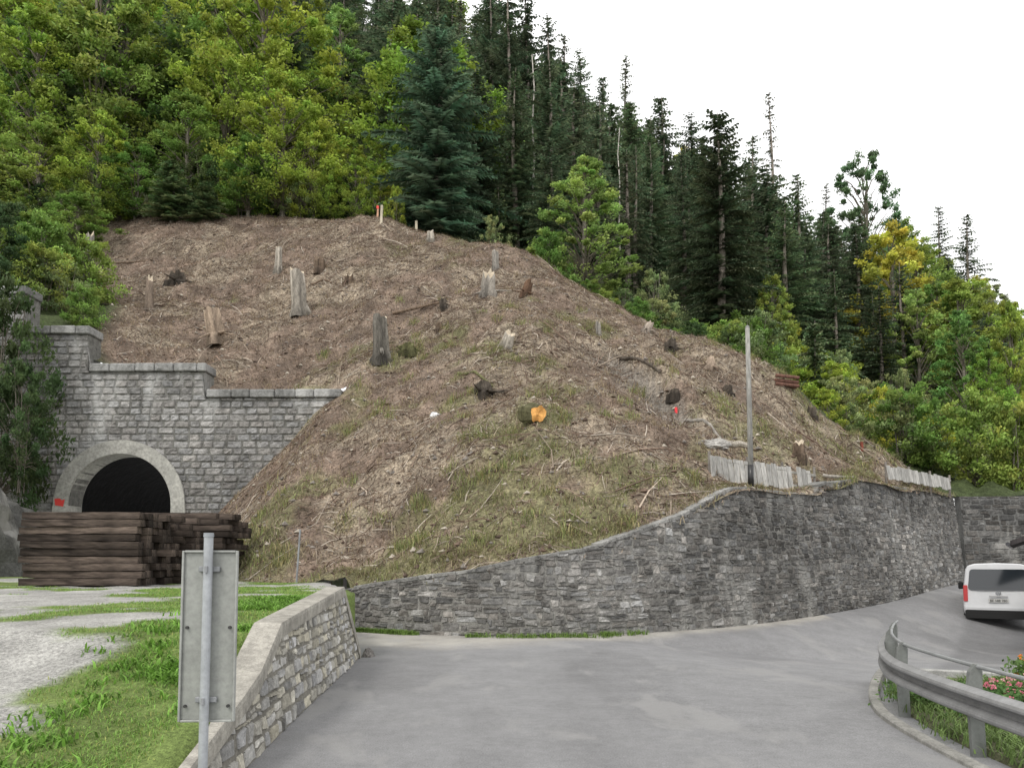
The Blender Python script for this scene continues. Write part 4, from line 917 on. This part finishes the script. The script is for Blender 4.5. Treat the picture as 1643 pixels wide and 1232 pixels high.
sticks(3800,.5,1.8,.02,lambda x,y:dens(x,y)*ss(.47,.6,fbm(x,y,3,2,5)),bc,'cut_branches',.1)
x,y=sample(9000,-28,25,56,lambda x,y:clearing(x,y)*.8); k=flank_ok(x,y); x=x[k];y=y[k]; m=len(x); z=zt(x,y); sz=(.03+.09*rng.random(m)**3)[:,None,None]
oct_=np.array([[1,0,0],[-1,0,0],[0,1,0],[0,-1,0],[0,0,.7],[0,0,-.7]],float); V=(np.c_[x,y,z][:,None]+oct_[None]*sz*rng.uniform(.6,1.5,(m,6,3))).reshape(-1,3); of=np.array([[0,2,4],[2,1,4],[1,3,4],[3,0,4],[2,0,5],[1,2,5],[3,1,5],[0,3,5]])
cc_=np.array([(.4,.36,.3),(.14,.1,.075),(.09,.065,.05),(.2,.18,.16)])[rng.integers(0,4,m)]; b=MB(); b.add(V,(of[None]+6*np.arange(m)[:,None,None]).reshape(-1,3),np.repeat(cc_,6,0)); tag(b.build('wood_chips_and_clods',M['twig']),kind='stuff')
def blades(x,y,z,per,h,w,cg,name,sp=.12,droop=.6):
    m=len(x)*per; X_=np.repeat(x,per)+rng.normal(0,sp,m); Y_=np.repeat(y,per)+rng.normal(0,sp,m); Z_=z(X_,Y_)
    H_=h*rng.uniform(.45,1.3,m); a=rng.uniform(0,2*math.pi,m); l=np.c_[np.cos(a),np.sin(a),np.zeros(m)]; s_=np.c_[-np.sin(a),np.cos(a),np.zeros(m)]; W_=(w*rng.uniform(.6,1.3,m))[:,None]
    p=np.c_[X_,Y_,Z_-.01]; md=p+l*(H_*droop*.3)[:,None]+np.array([0,0,1])*(H_*.6)[:,None]; tp=p+l*(H_*droop)[:,None]+np.array([0,0,1])*(H_*.85)[:,None]
    V=np.stack([p-s_*W_,p+s_*W_,md+s_*W_*.7,md-s_*W_*.7,tp],1).reshape(-1,3); k=5*np.arange(m)[:,None]
    b=MB(); c=np.repeat(cg(X_,Y_),5,0); b.add(V,np.array([[0,1,2,3]])+k,c); b.f.append(np.array([[3,2,4]])+k); tag(b.build(name,M['grass']),kind='stuff')
def gcol(X_,Y_):
    g=greenness(X_,Y_)[:,None]*rng.uniform(.3,1.1,(len(X_),1)); g=np.clip(g,0,1); v=rng.uniform(.6,1.25,(len(X_),1))
    return (np.array([.40,.33,.215])*(1-g)+np.array([.24,.27,.105])*g)*v
x,y=sample(4200,-20,25,56,lambda x,y:clearing(x,y)*(.15+.85*greenness(x,y))); k=flank_ok(x,y); blades(x[k],y[k],zt,12,.22,.011,gcol,'slope_grass',.18,.9)
x,y=sample(300,-9,24,46,lambda x,y:clearing(x,y)*(.15+.85*greenness(x,y))*ss(46,32,y)); k=flank_ok(x,y); blades(x[k],y[k],zt,50,.32,.011,lambda X_,Y_:np.array([.27,.31,.125])*rng.uniform(.5,1.35,(len(X_),1))*np.where(rng.random((len(X_),1))<.4,np.array([[1.5,1.15,1.4]]),1),'grass_tufts',.14,1.)
x,y=sample(10000,-28,25,56,lambda x,y:clearing(x,y)*.6); k=flank_ok(x,y); blades(x[k],y[k],zt,8,.13,.013,lambda X_,Y_:np.array([.29,.22,.16])*rng.uniform(.3,1.5,(len(X_),1)),'dry_litter',.22,1.6)
x=rng.uniform(-4.5,19,650); y=Yw(x)+.6+rng.random(650)*.5; blades(x,y,lambda a,b:zt(a,np.maximum(b,Yw(a)+.4)),10,.13,.008,lambda X_,Y_:np.array([.26,.25,.12])*rng.uniform(.5,1.4,(len(X_),1)),'wall_top_grass',.1,.9)
x=np.r_[rng.uniform(-3.7,-2.2,160),rng.uniform(-1,3,110)]; y=Yw(x)-.12-rng.random(270)*.18; blades(x,y,zr,12,.12,.008,lambda X_,Y_:np.array([.16,.25,.06])*rng.uniform(.6,1.4,(len(X_),1)),'wall_foot_grass',.06,.8)
n0=24000; x=-2.5-rng.random(n0)**1.4*16; y=rng.uniform(3.2,20.,n0); k=(rng.random(n0)<gmask(x,y)*1.2)&(x<interp(y,PBY,PBX)-.34)&~((x<-7.8)&(y>17.2))
x=x[k];y=y[k]
blades(x,y,plz,11,.042,.004,lambda X_,Y_:(np.array([.22,.37,.085])+np.array([.12,.0,.03])*(rng.random((len(X_),1))<.2))*rng.uniform(.5,1.35,(len(X_),1)),'yard_grass',.05,.8)
n0=1900; y=rng.uniform(4.4,12.5,n0); x=interp(y,PBY,PBX)-.3-np.abs(rng.normal(0,.5,n0)); k=(fbm(x,y,.6,2,3)>.45)&((y<7.2)|(x<interp(y,PBY,PBX)-.42)); x=x[k];y=y[k]
blades(x,y,plz,11,.085,.012,lambda X_,Y_:np.array([.18,.34,.06])*rng.uniform(.4,1.4,(len(X_),1)),'leafy_weeds',.06,1.0)
n0=1300; x=rng.uniform(4.0,8.5,n0); y=rng.uniform(5,10.8,n0); k=x>railx(y)+.06; blades(x[k],y[k],lambda a,b:.04+0*a,12,.13,.008,lambda X_,Y_:np.array([.17,.25,.08])*rng.uniform(.4,1.4,(len(X_),1)),'bed_grass',.08,.8)
# ------------------------------------------------------------ camera, light
cam=bpy.data.cameras.new('camera'); co=bpy.data.objects.new('camera',cam); COL.objects.link(co); co.location=(0,0,CZ); co.rotation_euler=(R(90)+TH,0,0)
cam.sensor_width=36; cam.lens=36*F/1643; cam.clip_end=2000; cam.shift_y=(PPY-616)/1643; SC.camera=co
w=bpy.data.worlds.new('World'); SC.world=w; w.use_nodes=True; nt=w.node_tree; bg=nt.nodes['Background']
sky=nt.nodes.new('ShaderNodeTexSky'); sky.sky_type='NISHITA'; sky.sun_disc=False; sky.sun_elevation=R(48); sky.sun_rotation=R(215); sky.dust_density=3
mx=nt.nodes.new('ShaderNodeMix'); mx.data_type='RGBA'; mx.inputs[0].default_value=.9; nt.links.new(sky.outputs[0],mx.inputs[6]); mx.inputs[7].default_value=(10.8,10.7,10.6,1)
nt.links.new(mx.outputs[2],bg.inputs[0]); bg.inputs[1].default_value=.15
sl=bpy.data.lights.new('sun','SUN'); sl.energy=1.5; sl.angle=R(14); sl.color=(1,.96,.9); so=bpy.data.objects.new('sun',sl); COL.objects.link(so); so.rotation_euler=(R(42),0,R(-35))
SC.view_settings.view_transform='Standard'; SC.view_settings.look='None'; SC.view_settings.exposure=0
